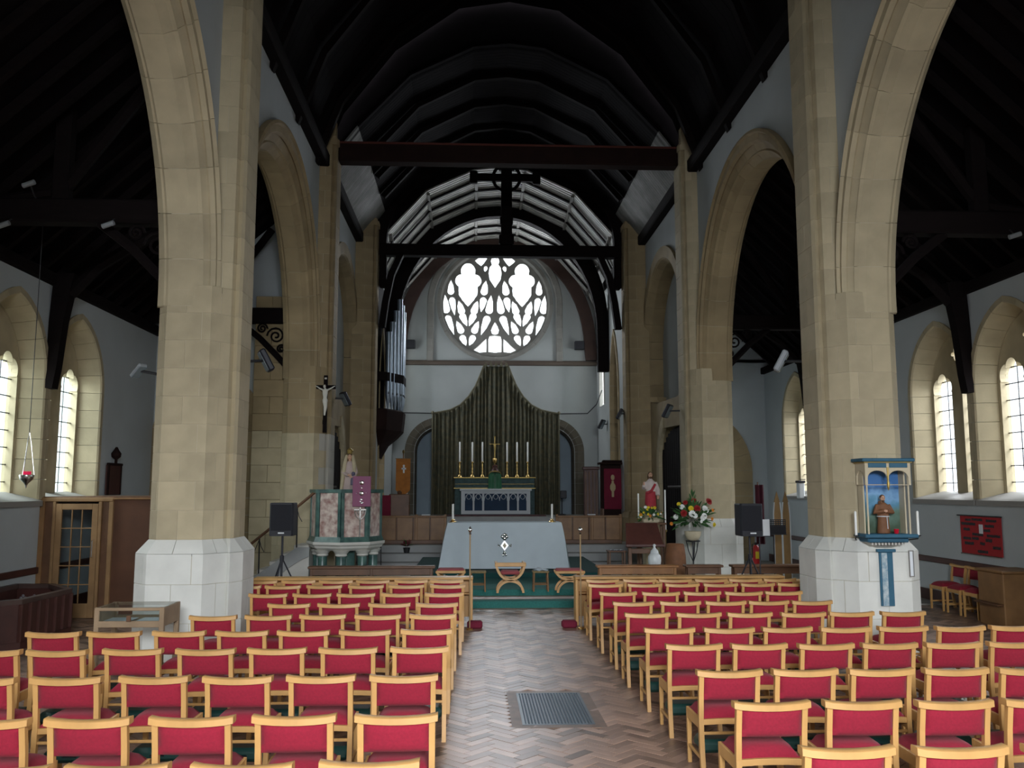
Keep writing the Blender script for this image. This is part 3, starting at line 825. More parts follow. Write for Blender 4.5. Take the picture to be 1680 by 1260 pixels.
half.append([px(p) for p in ((640, 640), (660, 625), (690, 617), (719, 615), (712, 630), (695, 655), (678, 672), (655, 655))])
half.append([px(p) for p in ((712, 1108), (713, 1150), (712, 1192), (670, 1196), (633, 1180), (665, 1155), (695, 1125))])
for h in half: pass
holes = half + [[(-x, y) for (x, y) in h][::-1] for h in half]
bot = [px(p) for p in ((762, 805), (728, 755), (722, 715), (728, 680), (742, 662), (735, 640), (742, 622), (762, 612), (782, 622), (789, 640), (782, 662), (796, 680), (802, 715), (796, 755))]
holes += [bot, [px(p) for p in ((762, 1008), (775, 1032), (787, 1060), (780, 1083), (762, 1088), (744, 1083), (737, 1060), (749, 1032))],
          [px(p) for p in ((722, 1192), (721, 1120), (728, 1095), (762, 1090), (796, 1095), (803, 1120), (802, 1192), (762, 1196))]]
def fit(h):                                        # keep openings inside the rim
    out = []
    for (x, y) in h:
        l = sqrt(x * x + y * y); k = min(1, .975 / l) if l else 1
        out.append((x * k * RR * .985 + XR, y * k * RR * .985 + ZR))
    return out
def shrink(h, k):
    cx_ = sum(p[0] for p in h) / len(h); cy_ = sum(p[1] for p in h) / len(h)
    return [(cx_ + (x - cx_) * k, cy_ + (y - cy_) * (k + .03)) for (x, y) in h]
small = set(range(17)) | set(range(20, 37))
holes = [fit(shrink(h, .90) if i in small else shrink(h, .96)) for i, h in enumerate(holes)]
t = sempty('window_rose', (XR, 32.5, ZR))
part('tracery', tracery_plate(circle(XR, ZR, RR + .05, 64), holes, .22, lambda a, b, d: (a, 32.55 + d, b)), ROSESTONE, t)
for h in holes:
    part('pane', MB().add([(a, 32.58, b) for (a, b) in h], [tuple(range(len(h)))]), GLASS, t)
rim = []
for k in range(24):
    rim.append([((XR + (RR + .02) * cos(2*pi*(k+q/2)/24), ZR + (RR + .02) * sin(2*pi*(k+q/2)/24)), (cos(2*pi*(k+q/2)/24), sin(2*pi*(k+q/2)/24))) for q in range(3)])
stone_ring(t, rim, [(.14, 32.31), (.02, 32.31), (-.02, 32.36), (-.06, 32.46), (-.06, 32.6), (.14, 32.6)], lambda a, b, d: (a, d, b), ROSESTONE, 'rim_stone')

# chancel side windows (their bright reveals show on the right)
for s in (-1, 1):
    t = sempty('window_chancel', (CX + s * 4, 30.95, 5.1))
    to3 = lambda a, b, d: (CX + s * d, a, b)
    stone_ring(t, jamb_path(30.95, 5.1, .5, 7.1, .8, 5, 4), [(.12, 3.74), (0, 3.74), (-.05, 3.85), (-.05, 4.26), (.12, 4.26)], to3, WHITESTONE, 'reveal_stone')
    lt = pointed(30.95, 5.12, .42, 7.1, .68)
    for k in range(6):
        pl = clip_row(lt, 5.12 + .45 * k, 5.12 + .45 * (k + 1) - .012)
        if len(pl) > 2: part('pane', MB().add([to3(a, b, 4.2) for (a, b) in pl], [tuple(range(len(pl)))]), GLASS, t)

# ================================================================== west wall, behind the camera
mb = plate([(-7.9, 0), (9.5, 0), (9.5, 14.2), (-7.9, 14.2)], [pointed(CX, 1.4, 2.5, 4.2, 1.6)], .6, lambda a, b, d: (a, -4.4 + d, b))
struct('wall_west', mb, PLASTER)
t = sempty('window_west', (CX, -4.4, 1.4))
ml = MB()
for i in range(1, 5): ml.box(CX - 2.5 + i - .07, CX - 2.5 + i + .07, -4.5, -4.3, 1.4, 5.7 - .35 * abs(i - 2.5))
part('mullions', ml, STONE, t)
part('panes', MB().add([(a, -4.45, b) for (a, b) in pointed(CX, 1.4, 2.5, 4.2, 1.6)], [tuple(range(24))][0:0] + [tuple(range(len(pointed(CX, 1.4, 2.5, 4.2, 1.6))))]), GLASS, t)

# ================================================================== roofs
def wagon(name, y0, y1, prof, m, bw=.14, slope=0.0):
    """boarded vault: narrow boards laid across the axis, polygonal section, falling slightly eastwards"""
    n = int((y1 - y0) / bw); mb = MB(); bk = MB()
    for s in (-1, 1):
        for i in range(n):
            a, b = y0 + (y1 - y0) * i / n, y0 + (y1 - y0) * (i + 1) / n
            dz = -slope * ((a + b) / 2 - y0)
            for (p, q) in zip(prof[:-1], prof[1:]):
                d = Vector((q[0]-p[0], q[1]-p[1])).normalized(); nx, nz = -d.y * .03, d.x * .03
                mb.prism([(CX + s*p[0], p[1]+dz), (CX + s*q[0], q[1]+dz), (CX + s*(q[0]-nx), q[1]+abs(nz)+.02+dz), (CX + s*(p[0]+.04), p[1]+.03+dz)], a + .004, b - .004, 'y')
                bk.prism([(CX + s*p[0]*1.012, p[1]+.06+dz), (CX + s*q[0]*1.012, q[1]+.06+dz), (CX + s*q[0]*1.012, q[1]+.12+dz), (CX + s*p[0]*1.012+s*.05, p[1]+.12+dz)], a, b, 'y')
    struct(name, mb, m)
    struct(name + '_backing', bk, BOARD_D)
NP = [(4.45, 9.45), (3.9, 10.9), (2.7, 12.5), (1.2, 13.6), (0, 13.8)]
CP = [(4.05, 8.8), (3.45, 10.0), (2.3, 11.32), (.8, 12.02), (0, 12.1)]
CS = .10
CPy = lambda y: [(u, z - CS * (y - 26.4)) for (u, z) in CP]
MP = [(4.4, 9.45), (3.55, 10.6), (2.35, 11.9), (.85, 12.65), (0, 12.75)]
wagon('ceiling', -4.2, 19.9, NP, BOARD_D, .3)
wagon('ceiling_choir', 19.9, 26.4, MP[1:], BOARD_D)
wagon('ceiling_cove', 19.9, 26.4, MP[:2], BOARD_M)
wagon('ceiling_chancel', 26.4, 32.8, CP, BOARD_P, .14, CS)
for s, nm in ((-1, 'left'), (1, 'right')):
    struct('trim_wallplate_' + nm, MB().bb((CX + s * 4.28, 11.1, 9.62), (.3, 30.4, .3), .03), WDARK)
    struct('trim_plinth_' + nm, MB().box(*sorted((CX + s * 4.35, CX + s * 4.9)), -4.1, 26.4, 9.75, 10.2), BOARD_D)

def gable(name, y, lo, hi):
    lo_ = [(CX - u, z) for (u, z) in lo] + [(CX + u, z) for (u, z) in lo[::-1][1:]]
    struct(name, plate([(CX - 4.6, 8.0), (CX - 4.6, 14.3), (CX + 4.6, 14.3), (CX + 4.6, 8.0), (CX + lo[0][0], 8.0)] + lo_[::-1] + [(CX - lo[0][0], 8.0)], [], .1, lambda a, b, d: (a, y + d, b)), BOARD_D)
gable('wall_gable_nave', 20.1, MP, NP)
gable('wall_gable_chancel', 26.5, CP, MP)
def rib(t, name, y, w_, inner, outer, m):
    """one timber arch: list of (u,z) inner and outer, mirrored"""
    poly_i = [(-u, z) for (u, z) in inner] + [(u, z) for (u, z) in inner[::-1][1:]]
    poly_o = [(-u, z) for (u, z) in outer] + [(u, z) for (u, z) in outer[::-1][1:]]
    mb = MB(); n = len(poly_i)
    v = []
    for (yy) in (y - w_/2, y + w_/2):
        v += [(CX + u, yy, z) for (u, z) in poly_i] + [(CX + u, yy, z) for (u, z) in poly_o]
    f = []
    for i in range(n - 1):
        f += [(i, i+1, n+i+1, n+i), (2*n+i, 3*n+i, 3*n+i+1, 2*n+i+1), (i, 2*n+i, 2*n+i+1, i+1), (n+i, n+i+1, 3*n+i+1, 3*n+i)]
    f += [(0, n, 3*n, 2*n), (n-1, 3*n-1, 4*n-1, 2*n-1)]
    return part(name, mb.add(v, f), m, t)
def lerp_arch(a, b, z0, n=16, e=2.0, zlow=None):
    pts = [(a * cos(pi/2*i/n) ** (2/e), z0 + b * sin(pi/2*i/n) ** (2/e)) for i in range(n + 1)]
    if zlow is not None: pts = [(a, zlow)] + pts
    pts[-1] = (0, pts[-1][1])
    return pts
# nave ribs and tie beams
t = sempty('trim_nave_ribs')
for k in range(11):
    y = -3 + k * 2.2
    if y < 19.5: rib(t, 'rib', y, .14, [(u * .965, z - .14) for (u, z) in NP], [(u * .99, z - .02) for (u, z) in NP], WDARK)
def tie(y, z, h, w_, label, m=WDARK2, x0=-3.18, x1=4.78):
    return tag(single('tie_beam', MB().bb(((x0+x1)/2, y, z), (x1-x0, w_, h), .03), m, label, 'beam', origin=(CX, y, z)), kind='structure')
tie(Y1, 9.95, .45, .36, 'dark timber tie beam high above the foreground piers')
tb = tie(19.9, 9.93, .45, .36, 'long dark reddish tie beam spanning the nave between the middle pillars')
part('reddish_strip', MB().bb((CX, 19.72, 10.14), (7.9, .03, .05), .008), mat('red_edge', (.10, .018, .010), .7), tb)  # thin reddish strip along the upper front edge of the beam
b2 = thing('rood_beam', 'dark timber rood beam with arched truss at the chancel entrance', 'beam', (CX, 26.4, 9.4)); b2['kind'] = 'structure'
part('beam', MB().bb((CX, 26.4, 9.42), (7.5, .34, .36), .03), WDARK, b2)
part('beam_bracket', MB().bb((CX - 3.6, 26.4, 8.75), (.22, .3, 1.0), .04), WDARK, b2)
part('beam_bracket', MB().bb((CX + 3.6, 26.4, 8.75), (.22, .3, 1.0), .04), WDARK, b2)
rib(b2, 'arch_rib', 26.35, .3, lerp_arch(3.5, 2.62, 9.58, 16, 2.1), [(u, z) for (u, z) in lerp_arch(4.35, 3.25, 9.58, 16, 2.3)], WDARK)
part('spandrel_boarding', MB(), WDARK, b2) if False else None
sp = thing('rood_cross', 'large dark timber cross standing on the rood beam', 'cross', (.97, 26.25, 9.6))
part('upright', MB().bb((.97, 26.25, 10.92), (.34, .16, 2.64), .03), WDARK, sp)
part('upright_base', MB().bb((.97, 26.25, 9.75), (.46, .2, .3), .03), WDARK, sp)
part('upright_collar', MB().bb((.97, 26.25, 10.35), (.40, .18, .25), .03), WDARK, sp)
part('arm', MB().bb((.93, 26.24, 11.72), (2.1, .15, .24), .03).bb((-.05, 26.24, 11.72), (.24, .17, .4), .03).bb((1.9, 26.24, 11.72), (.24, .17, .4), .03), WDARK, sp)
part('finial', MB().bb((.97, 26.25, 12.1), (.52, .18, .3), .04), WDARK, sp)
part('foliation', MB().tube([(.97 + .42 * cos(2*pi*k/20), 26.24, 11.72 + .42 * sin(2*pi*k/20)) for k in range(20)], .05, 6, True), WDARK, sp)
# chancel ribs, purlins
cr = thing('chancel_roof_frame', 'dark arched timber frame of the boarded chancel roof', 'roof frame', (CX, 29.5, 9)); cr['kind'] = 'structure'
inn = [(3.40, 6.1), (3.38, 7.5)] + lerp_arch(3.38, 3.95, 7.5, 14, 2.0)
out = [(3.76, 6.1), (3.76, 7.6)] + lerp_arch(3.76, 4.3, 7.6, 14, 2.12)
rib(cr, 'arched_rib', 29.4, .30, inn, out, WDARK)
inn = [(3.36, 6.9), (3.30, 7.4)] + lerp_arch(3.30, 3.85, 7.4, 14, 2.0)
out = [(3.76, 6.9), (3.74, 7.4)] + lerp_arch(3.74, 4.1, 7.4, 14, 2.1)
rib(cr, 'wall_rib', 32.25, .16, inn, out, mat('timber_brown', (.07, .035, .025), .7, .3, 3))
for y in (27.1, 27.85, 28.6, 30.15, 30.9, 31.6):
    rib(cr, 'rafter', y, .11, [(u * .985, z - .06) for (u, z) in CPy(y)], [(u * .99, z - .01) for (u, z) in CPy(y)], WDARK)
for k in (1, 2, 3):
    u, z = CP[k]
    for s in (-1, 1):
        part('purlin', MB().sweep([(-.045, -.05), (.045, -.05), (.045, .02), (-.045, .02)], [lambda a, b, y=y: (CX + s * (u - .04) + a, y, z - CS * (y - 26.4) + b) for y in (26.6, 32.3)]), mat('purlin_grey', (.2, .19, .17), .7), cr)
for y in (21.5, 23.1, 24.7):
    rib(cr, 'rafter', y, .13, [(u * .955, z - .1) for (u, z) in MP[1:]], [(u * .99, z - .01) for (u, z) in MP[1:]], WDARK)
for s, nm in ((-1, 'left'), (1, 'right')):
    tag(single('arch_brace', MB().sweep([(-.1, -.12), (.1, -.12), (.1, .12), (-.1, .12)], [lambda a, b, p=p: (CX + s * (p[0] + a), 26.35 + b, p[1]) for p in ((3.6, 7.0), (3.5, 7.8), (3.35, 8.6), (3.05, 9.3))]), WDARK,
           'dark curved timber brace under the %s end of the rood beam' % nm, 'brace', origin=(CX + s * 3.5, 26.35, 7.5)), kind='structure')
# ================================================================== chairs
def make_chair(label):
    t = thing('wooden_chair', label, 'chair', (0, 0, 0), 'red cushioned oak chairs')
    def loc(name, mb, m, smooth=None): return link(name, mesh_of(name, mb, m, smooth), t)
    W = .50
    rail = MB().sweep([(-.038, -.02), (-.03, -.022), (.03, -.022), (.038, -.014), (.036, .016), (.028, .021), (-.028, .021), (-.036, .016)],
                      [lambda a, b, x=x: (x, -.035 + a - .02 * (1 - (x / .25) ** 2) , .772 + b - .012 * (1 - (x / .25) ** 2) + (.004 if abs(x) > .24 else 0)) for x in (-.25, -.2, -.12, -.04, .04, .12, .2, .25)])
    loc('top_rail', rail, OAK, 40)
    for s in (-1, 1):
        post = MB().sweep([(-.018, -.019), (.018, -.019), (.018, .019), (-.018, .019)],
                          [lambda a, b, y=y, z=z: (s * .215 + a, y + b, z) for (y, z) in ((-.045, 0), (-.012, .22), (0, .42), (-.015, .6), (-.04, .752))])
        loc('rear_leg', post, OAK)
        loc('front_leg', MB().sweep([(-.017, -.017), (.017, -.017), (.017, .017), (-.017, .017)], [lambda a, b, y=y, z=z, k=k: (s * .205 + a * k, y + b * k, z) for (y, z, k) in ((.40, 0, .8), (.395, .3, 1), (.395, .425, 1))]), OAK)
        loc('side_rail', MB().bb((s * .21, .2, .385), (.022, .37, .085), .005), OAK)
        loc('side_stretcher', MB().bb((s * .207, .19, .135), (.02, .38, .026), .004), OAK)
    loc('rear_seat_rail', MB().sweep([(-.012, -.02), (.012, -.02), (.012, .02), (-.012, .02)], [lambda a, b, x=x: (x, a, .405 + b + .006 * cos(x / .2 * pi / 2)) for x in (-.2, -.1, 0, .1, .2)]), OAK)
    loc('front_seat_rail', MB().bb((0, .395, .39), (.38, .024, .06), .005), OAK)
    loc('lower_rail', MB().bb((0, -.006, .325), (.4, .018, .022), .004), OAK)
    back = MB()
    nx, nz = 10, 6
    def bk(sg):
        def f(u, v):
            x, z = (u - .5) * .392, .572 + v * .172
            e = (1 - abs(2*u-1) ** 4) * (1 - abs(2*v-1) ** 4)
            return (x, -.022 - .02 * (z - .57) / .17 - .018 * (1 - (2*u-1) ** 2) + sg * (.004 + .024 * e ** .6), z)
        return f
    back.grid(bk(-1), nx, nz).grid(bk(1), nx, nz)
    n1 = (nx + 1) * (nz + 1)
    ring = [i for i in range(nx)] + [j * (nx+1) + nx for j in range(nz)] + [nz*(nx+1) + nx - i for i in range(nx)] + [(nz - j) * (nx+1) for j in range(nz)]
    for i in range(len(ring)): a, b = ring[i], ring[(i+1) % len(ring)]; back.f.append((a, b, b + n1, a + n1))
    loc('backrest', back, RED, 60)
    seat = MB(); n = 10
    def top(u, v):
        x, y = (u - .5) * .41, .012 + v * .385
        e = max(0, (1 - abs(2*u-1) ** 3.5) * (1 - abs(2*v-1) ** 3.5))
        return (x, y, .428 + .02 * min(1, e * 12) + .055 * e ** .7)
    seat.grid(top, n, n).grid(lambda u, v: ((u - .5) * .40, .015 + v * .38, .41), n, n)
    n1 = (n+1) ** 2
    ring = [i for i in range(n)] + [j*(n+1)+n for j in range(n)] + [n*(n+1)+n-i for i in range(n)] + [(n-j)*(n+1) for j in range(n)]
    for i in range(len(ring)): a, b = ring[i], ring[(i+1) % len(ring)]; seat.f.append((a, b, b + n1, a + n1))
    loc('seat', seat, RED, 70)
    return t
def make_kneeler(label):
    t = thing('kneeler', label, 'kneeler', (0, 0, 0), 'green kneelers under the chairs')
    link('pad', mesh_of('pad', MB().bb((0, .2, .2), (.39, .25, .10), .03), GREENK, 40), t)
    link('handle', mesh_of('handle', MB().tube([(-.05, .075, .2), (-.04, .062, .205), (.04, .062, .205), (.05, .075, .2)], .006, 5), BLACK), t)
    return t
ORD = ['first', 'second', 'third', 'fourth', 'fifth', 'sixth', 'seventh', 'eighth', 'ninth', 'tenth']
# metres: row depth of the chair backs, chair centres from the aisle outwards; nearest row first
ROWS_L = [(4.66, [-.515, -1.14, -1.755, -2.33]), (5.60, [-.46, -1.075, -1.68, -2.29, -2.88]), (6.75, [-.505, -1.11, -1.71, -2.32, -2.945, -3.55]),
          (7.88, [-.46, -1.07, -1.68, -2.28, -2.90, -3.52, -4.08]), (8.82, [-.45, -1.04, -1.63, -2.22, -2.82, -3.43, -4.0]),
          (9.88, [-.44, -1.03, -1.63, -2.21, -2.80]), (10.84, [-.43, -1.0, -1.60, -2.19]), (11.87, [-.38, -.95, -1.53, -2.10, -2.67]),
          (12.85, [-.36, -.95, -1.52, -2.11, -2.69, -3.25]), (13.56, [-.395, -.93, -1.5, -2.05, -2.61, -3.17])]
ROWS_R = [(4.80, [1.985, 2.59, 3.19]), (5.80, [1.92, 2.515, 3.11, 3.70]), (6.80, [1.935, 2.52, 3.10, 3.68, 4.26]), (7.90, [1.945, 2.525, 3.115, 3.69, 4.27, 4.85]),
          (8.82, [1.93, 2.52, 3.105, 3.68, 4.27, 4.845, 5.42]), (9.86, [1.92, 2.49, 3.055, 3.65, 4.205, 4.79]), (10.86, [1.94, 2.52, 3.075, 3.61, 4.14]),
          (11.85, [1.92, 2.49, 3.05, 3.60, 4.145]), (12.88, [1.90, 2.475, 3.02, 3.58, 4.12, 4.67]), (13.5, [1.95, 2.52, 3.06, 3.61, 4.14, 4.67])]
proto = protok = None
for side, rows in (('left', ROWS_L), ('right', ROWS_R)):
    for ri, (y, xs) in enumerate(rows):
        for ci, x in enumerate(xs):
            lab = 'light oak red-cushioned chair, %s from the aisle, %s row from the camera, %s block' % (ORD[ci], ORD[ri], side)
            jy, jr = random.uniform(-.02, .02), R(random.uniform(-1.3, 1.3))
            if proto is None:
                proto = make_chair(lab); proto.location = (x, y + jy, 0); proto.rotation_euler = (0, 0, jr)
            else:
                copy_tree(proto, (x, y + jy, 0), jr, lab)
            if ri < 7:
                lab = 'dark green kneeler stowed under the %s chair from the aisle, %s row, %s block' % (ORD[ci], ORD[ri], side)
                if protok is None:
                    protok = make_kneeler(lab); protok.location = (x, y + jy, 0); protok.rotation_euler = (0, 0, jr)
                else:
                    copy_tree(protok, (x, y + jy, 0), jr, lab)
for k, (y, lab) in enumerate(((15.75, 'red-cushioned oak chair against the right wall, farthest of three'), (15.2, 'red-cushioned oak chair against the right wall, middle of three'), (14.66, 'red-cushioned oak chair against the right wall, nearest of three'))):
    c = copy_tree(proto, (8.72, y, 0), R(90), lab); c['group'] = 'red chairs along the right wall'
# ================================================================== nave desks, rails, staves
def desk(x0, x1, y, label, group=None, h=.76):
    t = thing('prayer_desk', label, 'desk', ((x0+x1)/2, y, 0), 'front prayer desks')
    part('book_ledge', MB().bb(((x0+x1)/2, y, h - .02), (x1-x0, .30, .04), .01), OAK, t)
    part('front_panel', MB().bb(((x0+x1)/2, y + .1, h/2 + .04), (x1-x0-.06, .025, h-.16), .004), OAK, t)
    for x in (x0 + .03, x1 - .03): part('end_panel', MB().bb((x, y, (h-.04)/2), (.05, .27, h-.04), .008), OAK, t)
    n = max(1, int((x1-x0)/.6))
    for k in range(1, n): part('upright', MB().bb((x0 + k*(x1-x0)/n, y + .03, (h-.04)/2), (.06, .1, h-.04), .006), OAK, t)
    part('shelf', MB().bb(((x0+x1)/2, y, .5), (x1-x0-.1, .2, .02), .004), OAK, t)
desk(-3.45, .0, 14.3, 'long light oak prayer desk before the front row of the left block')
desk(1.62, 5.0, 14.3, 'long light oak prayer desk before the front row of the right block')
desk(5.05, 6.6, 14.15, 'short light oak prayer desk at the outer end of the right front row', h=.70)
def stave(x, y, h, label):
    t = thing('wardens_stave', label, 'stave', (x, y, 0), 'brass topped staves at the aisle')
    part('pole', MB().tube([(x, y, .02), (x, y, h)], .011, 8), mat('stave_wood', (.35, .24, .12), .4), t)
    part('foot', MB().lathe([(.05, 0), (.05, .02), (.012, .03)], (x, y, 0), 12), BRASS, t)
    part('finial', MB().lathe([(.012, 0), (.022, .015), (.012, .03), (.03, .06), (.034, .085), (.015, .11), (.004, .13)], (x, y, h), 10), SILVER, t, 60)
stave(-.05, 13.85, 1.44, 'slim brass-topped stave standing beside the left front row')
stave(1.67, 13.85, 1.44, 'slim brass-topped stave standing beside the right front row')
def rail_bench(x0, x1, y, zf, label, m, top=.70):
    t = thing('altar_rail', label, 'rail', ((x0+x1)/2, y, zf), 'low wooden altar rails')
    part('top', MB().bb(((x0+x1)/2, y, top-.02), (x1-x0, .26, .045), .01), m, t)
    part('apron', MB().bb(((x0+x1)/2, y-.08, top-.105), (x1-x0-.1, .025, .12), .004), m, t)
    n = max(2, int((x1-x0)/1.0)+1)
    for k in range(n):
        x = x0 + .07 + k*(x1-x0-.14)/(n-1)
        for dy in (-.08, .08): part('leg', MB().bb((x, y+dy, (zf+top-.04)/2), (.055, .05, top-.04-zf), .006), m, t)
rail_bench(-3.1, -.72, 17.0, .24, 'low brown wooden altar rail in front of the pulpit', OAKD)
rail_bench(2.35, 3.92, 17.0, .24, 'low orange-brown altar rail in front of the lectern', mat('oak_orange', (.36, .16, .05), .45, .3, 4))
rail_bench(4.95, 6.5, 17.0, .012, 'low dark brown altar rail right of the flower pier', OAKD)
rail_bench(4.05, 4.78, 17.0, .24, 'short dark altar rail before the flower stand', OAKD)
for x, s_, lab in ((.03, 'left', 'red hassock on the floor at the aisle end of the left desk'), (1.50, 'right', 'red hassock on the floor at the aisle end of the right desk')):
    single('hassock', MB().bb((x, 13.98, .06), (.24, .16, .12), .03), REDD, lab, 'hassock', 'red hassocks', 40, (x, 13.98, 0))

# ================================================================== sanctuary seats
def xchair(x, y, z, label, wide=.52, back=True):
    t = thing('sanctuary_chair', label, 'chair', (x, y, z))
    hw = wide / 2
    for (dy, nm) in ((-.2, 'front_frame'), (.2, 'rear_frame')):
        mb = MB()
        sec = [(-.021, -.018), (.021, -.018), (.021, .018), (-.021, .018)]
        for sg in (-1, 1):
            # upper half-ring and lower half-ring meeting at the crossing
            up = [(sg * (hw * sin(a)), .235 + (.30 if back else .15) * (1 - cos(a))) for a in [pi/2 * k / 8 for k in range(9)]]
            lo = [(sg * (hw * .92 * sin(a)), .215 - .215 * (1 - cos(a))) for a in [pi/2 * k / 8 for k in range(9)]]
            for arc in (up, lo):
                fr = []
                for i, p in enumerate(arc):
                    q0, q1 = arc[max(0, i-1)], arc[min(len(arc)-1, i+1)]
                    d = Vector((q1[0]-q0[0], q1[1]-q0[1])).normalized()
                    fr.append(lambda a, b, p=p, d=d: (x - d.y * a + p[0], y + dy + b, z + p[1] + d.x * a))
                mb.sweep(sec, fr)
        part(nm, mb, OAK, t)
    for sg in (-1, 1): part('stretcher', MB().bb((x + sg*hw*.5, y, z+.27), (.03, .38, .035), .006), OAK, t)
    if back:
        for sg in (-1, 1): part('arm_rest', MB().bb((x+sg*hw, y, z+.53), (.05, .46, .035), .008), OAK, t)
        part('back_rail', MB().bb((x, y-.21, z+.515), (wide+.06, .03, .075), .01), OAK, t)
    else:
        part('seat_rail', MB().bb((x, y-.21, z+.37), (wide+.06, .03, .05), .01), OAK, t)
    part('cushion', MB().bb((x, y, z+(.36 if back else .39)), (wide*.66 if back else wide, .4, .06), .025), mat('cushion_pink', (.42, .09, .10), .9, .2, 8), t, 40)
xchair(.69, 16.75, .24, 'curved X-frame oak chair with red cushion in front of the altar')
xchair(1.80, 16.75, .24, 'curved X-frame oak stool with red cushion, right of the altar chair', .5, False)
xchair(-.42, 16.9, .24, 'curved X-frame oak stool with red cushion, left of the altar, half behind the desk', .5, False)
def stool(x, y, z, label, cloth=False):
    t = thing('rush_stool', label, 'stool', (x, y, z), 'small rush stools')
    for sx in (-1, 1):
        for sy in (-1, 1): part('leg', MB().tube([(x+sx*.135, y+sy*.13, z), (x+sx*.125, y+sy*.12, z+.36)], .015, 6), OAKM, t)
        part('stretcher', MB().tube([(x+sx*.13, y-.12, z+.15), (x+sx*.13, y+.12, z+.15)], .01, 6), OAKM, t)
    for sy in (-1, 1): part('stretcher', MB().tube([(x-.13, y+sy*.125, z+.13), (x+.13, y+sy*.125, z+.13)], .01, 6), OAKM, t)
    part('seat', MB().bb((x, y, z+.36), (.31, .30, .035), .012), mat('rush', (.30, .22, .10), .9, .3, 20), t)
stool(.09, 16.85, .24, 'small wooden rush stool, bare, left of the altar chair')
stool(1.27, 16.85, .24, 'small wooden rush stool with a folded white cloth, right of the altar chair')
mb = MB(); mb.grid(lambda u, v: (1.27 + (u-.5)*.27 + .01*sin(9*v), 16.85 + (v-.5)*.27, .24+.389 + .045*sin(pi*u)*sin(pi*v) + .012*sin(13*u+5*v)), 10, 10)
mb.grid(lambda u, v: (1.27 + (u-.5)*.27, 16.85 + (v-.5)*.27, .24+.387), 10, 10)
single('folded_cloth', mb, CLOTH, 'crumpled white cloth lying on the right rush stool', 'cloth', None, 60, (1.27, 16.85, .62))

# ================================================================== nave altar
AX, AY, AZ = .70, 20.0, .35
t = thing('nave_altar', 'large altar table under a pale blue-white cloth at the centre', 'altar', (AX, AY+.45, AZ))
part('table_top', MB().bb((AX, AY+.45, AZ+1.0), (2.5, .82, .06), .01), OAKD, t)
for sx in (-1, 1):
    for sy in (-1, 1): part('leg', MB().bb((AX+sx*1.1, AY+.45+sy*.32, AZ+.485), (.1, .1, .97), .01), OAKD, t)
cl = MB()
def skirt(u, v):
    """u runs round the table from the back left corner over the front; v from top to hem"""
    per = [(-1.29, .86), (-1.29, .02), (1.29, .02), (1.29, .86), (-1.29, .86)]
    L_ = [.84, 2.58, .84, 2.58]; s = u * sum(L_); i = 0
    while i < 3 and s > L_[i]: s -= L_[i]; i += 1
    p, q = Vector(per[i]), Vector(per[i+1]); pt = p + (q-p) * min(1, s / L_[i])
    c = Vector((0, .44)); n = Vector((pt.x / 1.29, (pt.y - .44) / .44)); n.normalize()
    near_c = min(s, L_[i]-s)
    fold = .035 * v * sin(s * 16 + i) * math.exp(-near_c * 2.2) + .006 * v * sin(s * 9)
    d = .19 * v ** .8 * (abs(pt.x) / 1.29) ** 6
    return (AX + pt.x + n.x * fold + math.copysign(d, pt.x), AY + pt.y + (-.05 * v - fold if i == 1 else (.04*v if i == 3 else 0)) , AZ + 1.045 - v * 1.02)
cl.grid(skirt, 120, 10)
cl.add([(AX-1.29, AY+.02, AZ+1.045), (AX+1.29, AY+.02, AZ+1.045), (AX+1.29, AY+.86, AZ+1.045), (AX-1.29, AY+.86, AZ+1.045)], [(0,1,2,3)])
part('cloth', cl, CLOTH, t, 50)
em = MB()
em.prism([(AX + .09*a, AZ+.54 + .115*b) for (a, b) in ((0,1),(1,0),(0,-1),(-1,0))], AY-.075, AY-.05, 'y')
part('emblem', em, SILVER, t)
em = MB()
for (a, b, r) in ((0,.15,.04),(-.045,.19,.04),(.045,.19,.04),(0,.235,.04),(-.04,.235,.025),(.04,.235,.025),(.12,0,.022),(-.12,0,.022),(.145,.02,.016),(-.145,.02,.016),(.145,-.02,.016),(-.145,-.02,.016),(0,-.14,.03),(0,-.17,.03),(-.03,-.21,.028),(.03,-.21,.028),(-.025,-.17,.016),(.025,-.17,.016)):
    em.ball((AX+a, AY-.066, AZ+.54+b), (r, .014, r), 8, 5)
part('emblem_jewels', em, CHROME, t, 60)
em = MB().prism([(AX + .045*a, AZ+.54 + .06*b) for (a, b) in ((0,1),(1,0),(0,-1),(-1,0))], AY-.085, AY-.07, 'y')
part('emblem_centre', em, CREAM, t)
def candle(x, y, z, h, r, label, base=.05, cat='candle', grp=None):
    t = thing('altar_candle', label, cat, (x, y, z), grp)
    part('holder', MB().lathe([(base, 0), (base, .012), (base*.45, .03), (base*.4, .05), (base*.7, .06), (r*1.1, .07)], (x, y, z), 12), BRASS, t, 50)
    part('wax', MB().lathe([(r, .065), (r, .065+h), (r*.5, .07+h)], (x, y, z), 10), WAX, t, 50)
    part('wick', MB().tube([(x, y, z+.065+h), (x, y, z+.09+h)], .003, 5), IRON, t)
candle(AX-1.17, AY+.3, AZ+1.046, .34, .028, 'white candle on a low brass base, left end of the nave altar', .085)
candle(AX+1.10, AY+.3, AZ+1.046, .34, .024, 'white candle on a low brass base, right end of the nave altar', .085)

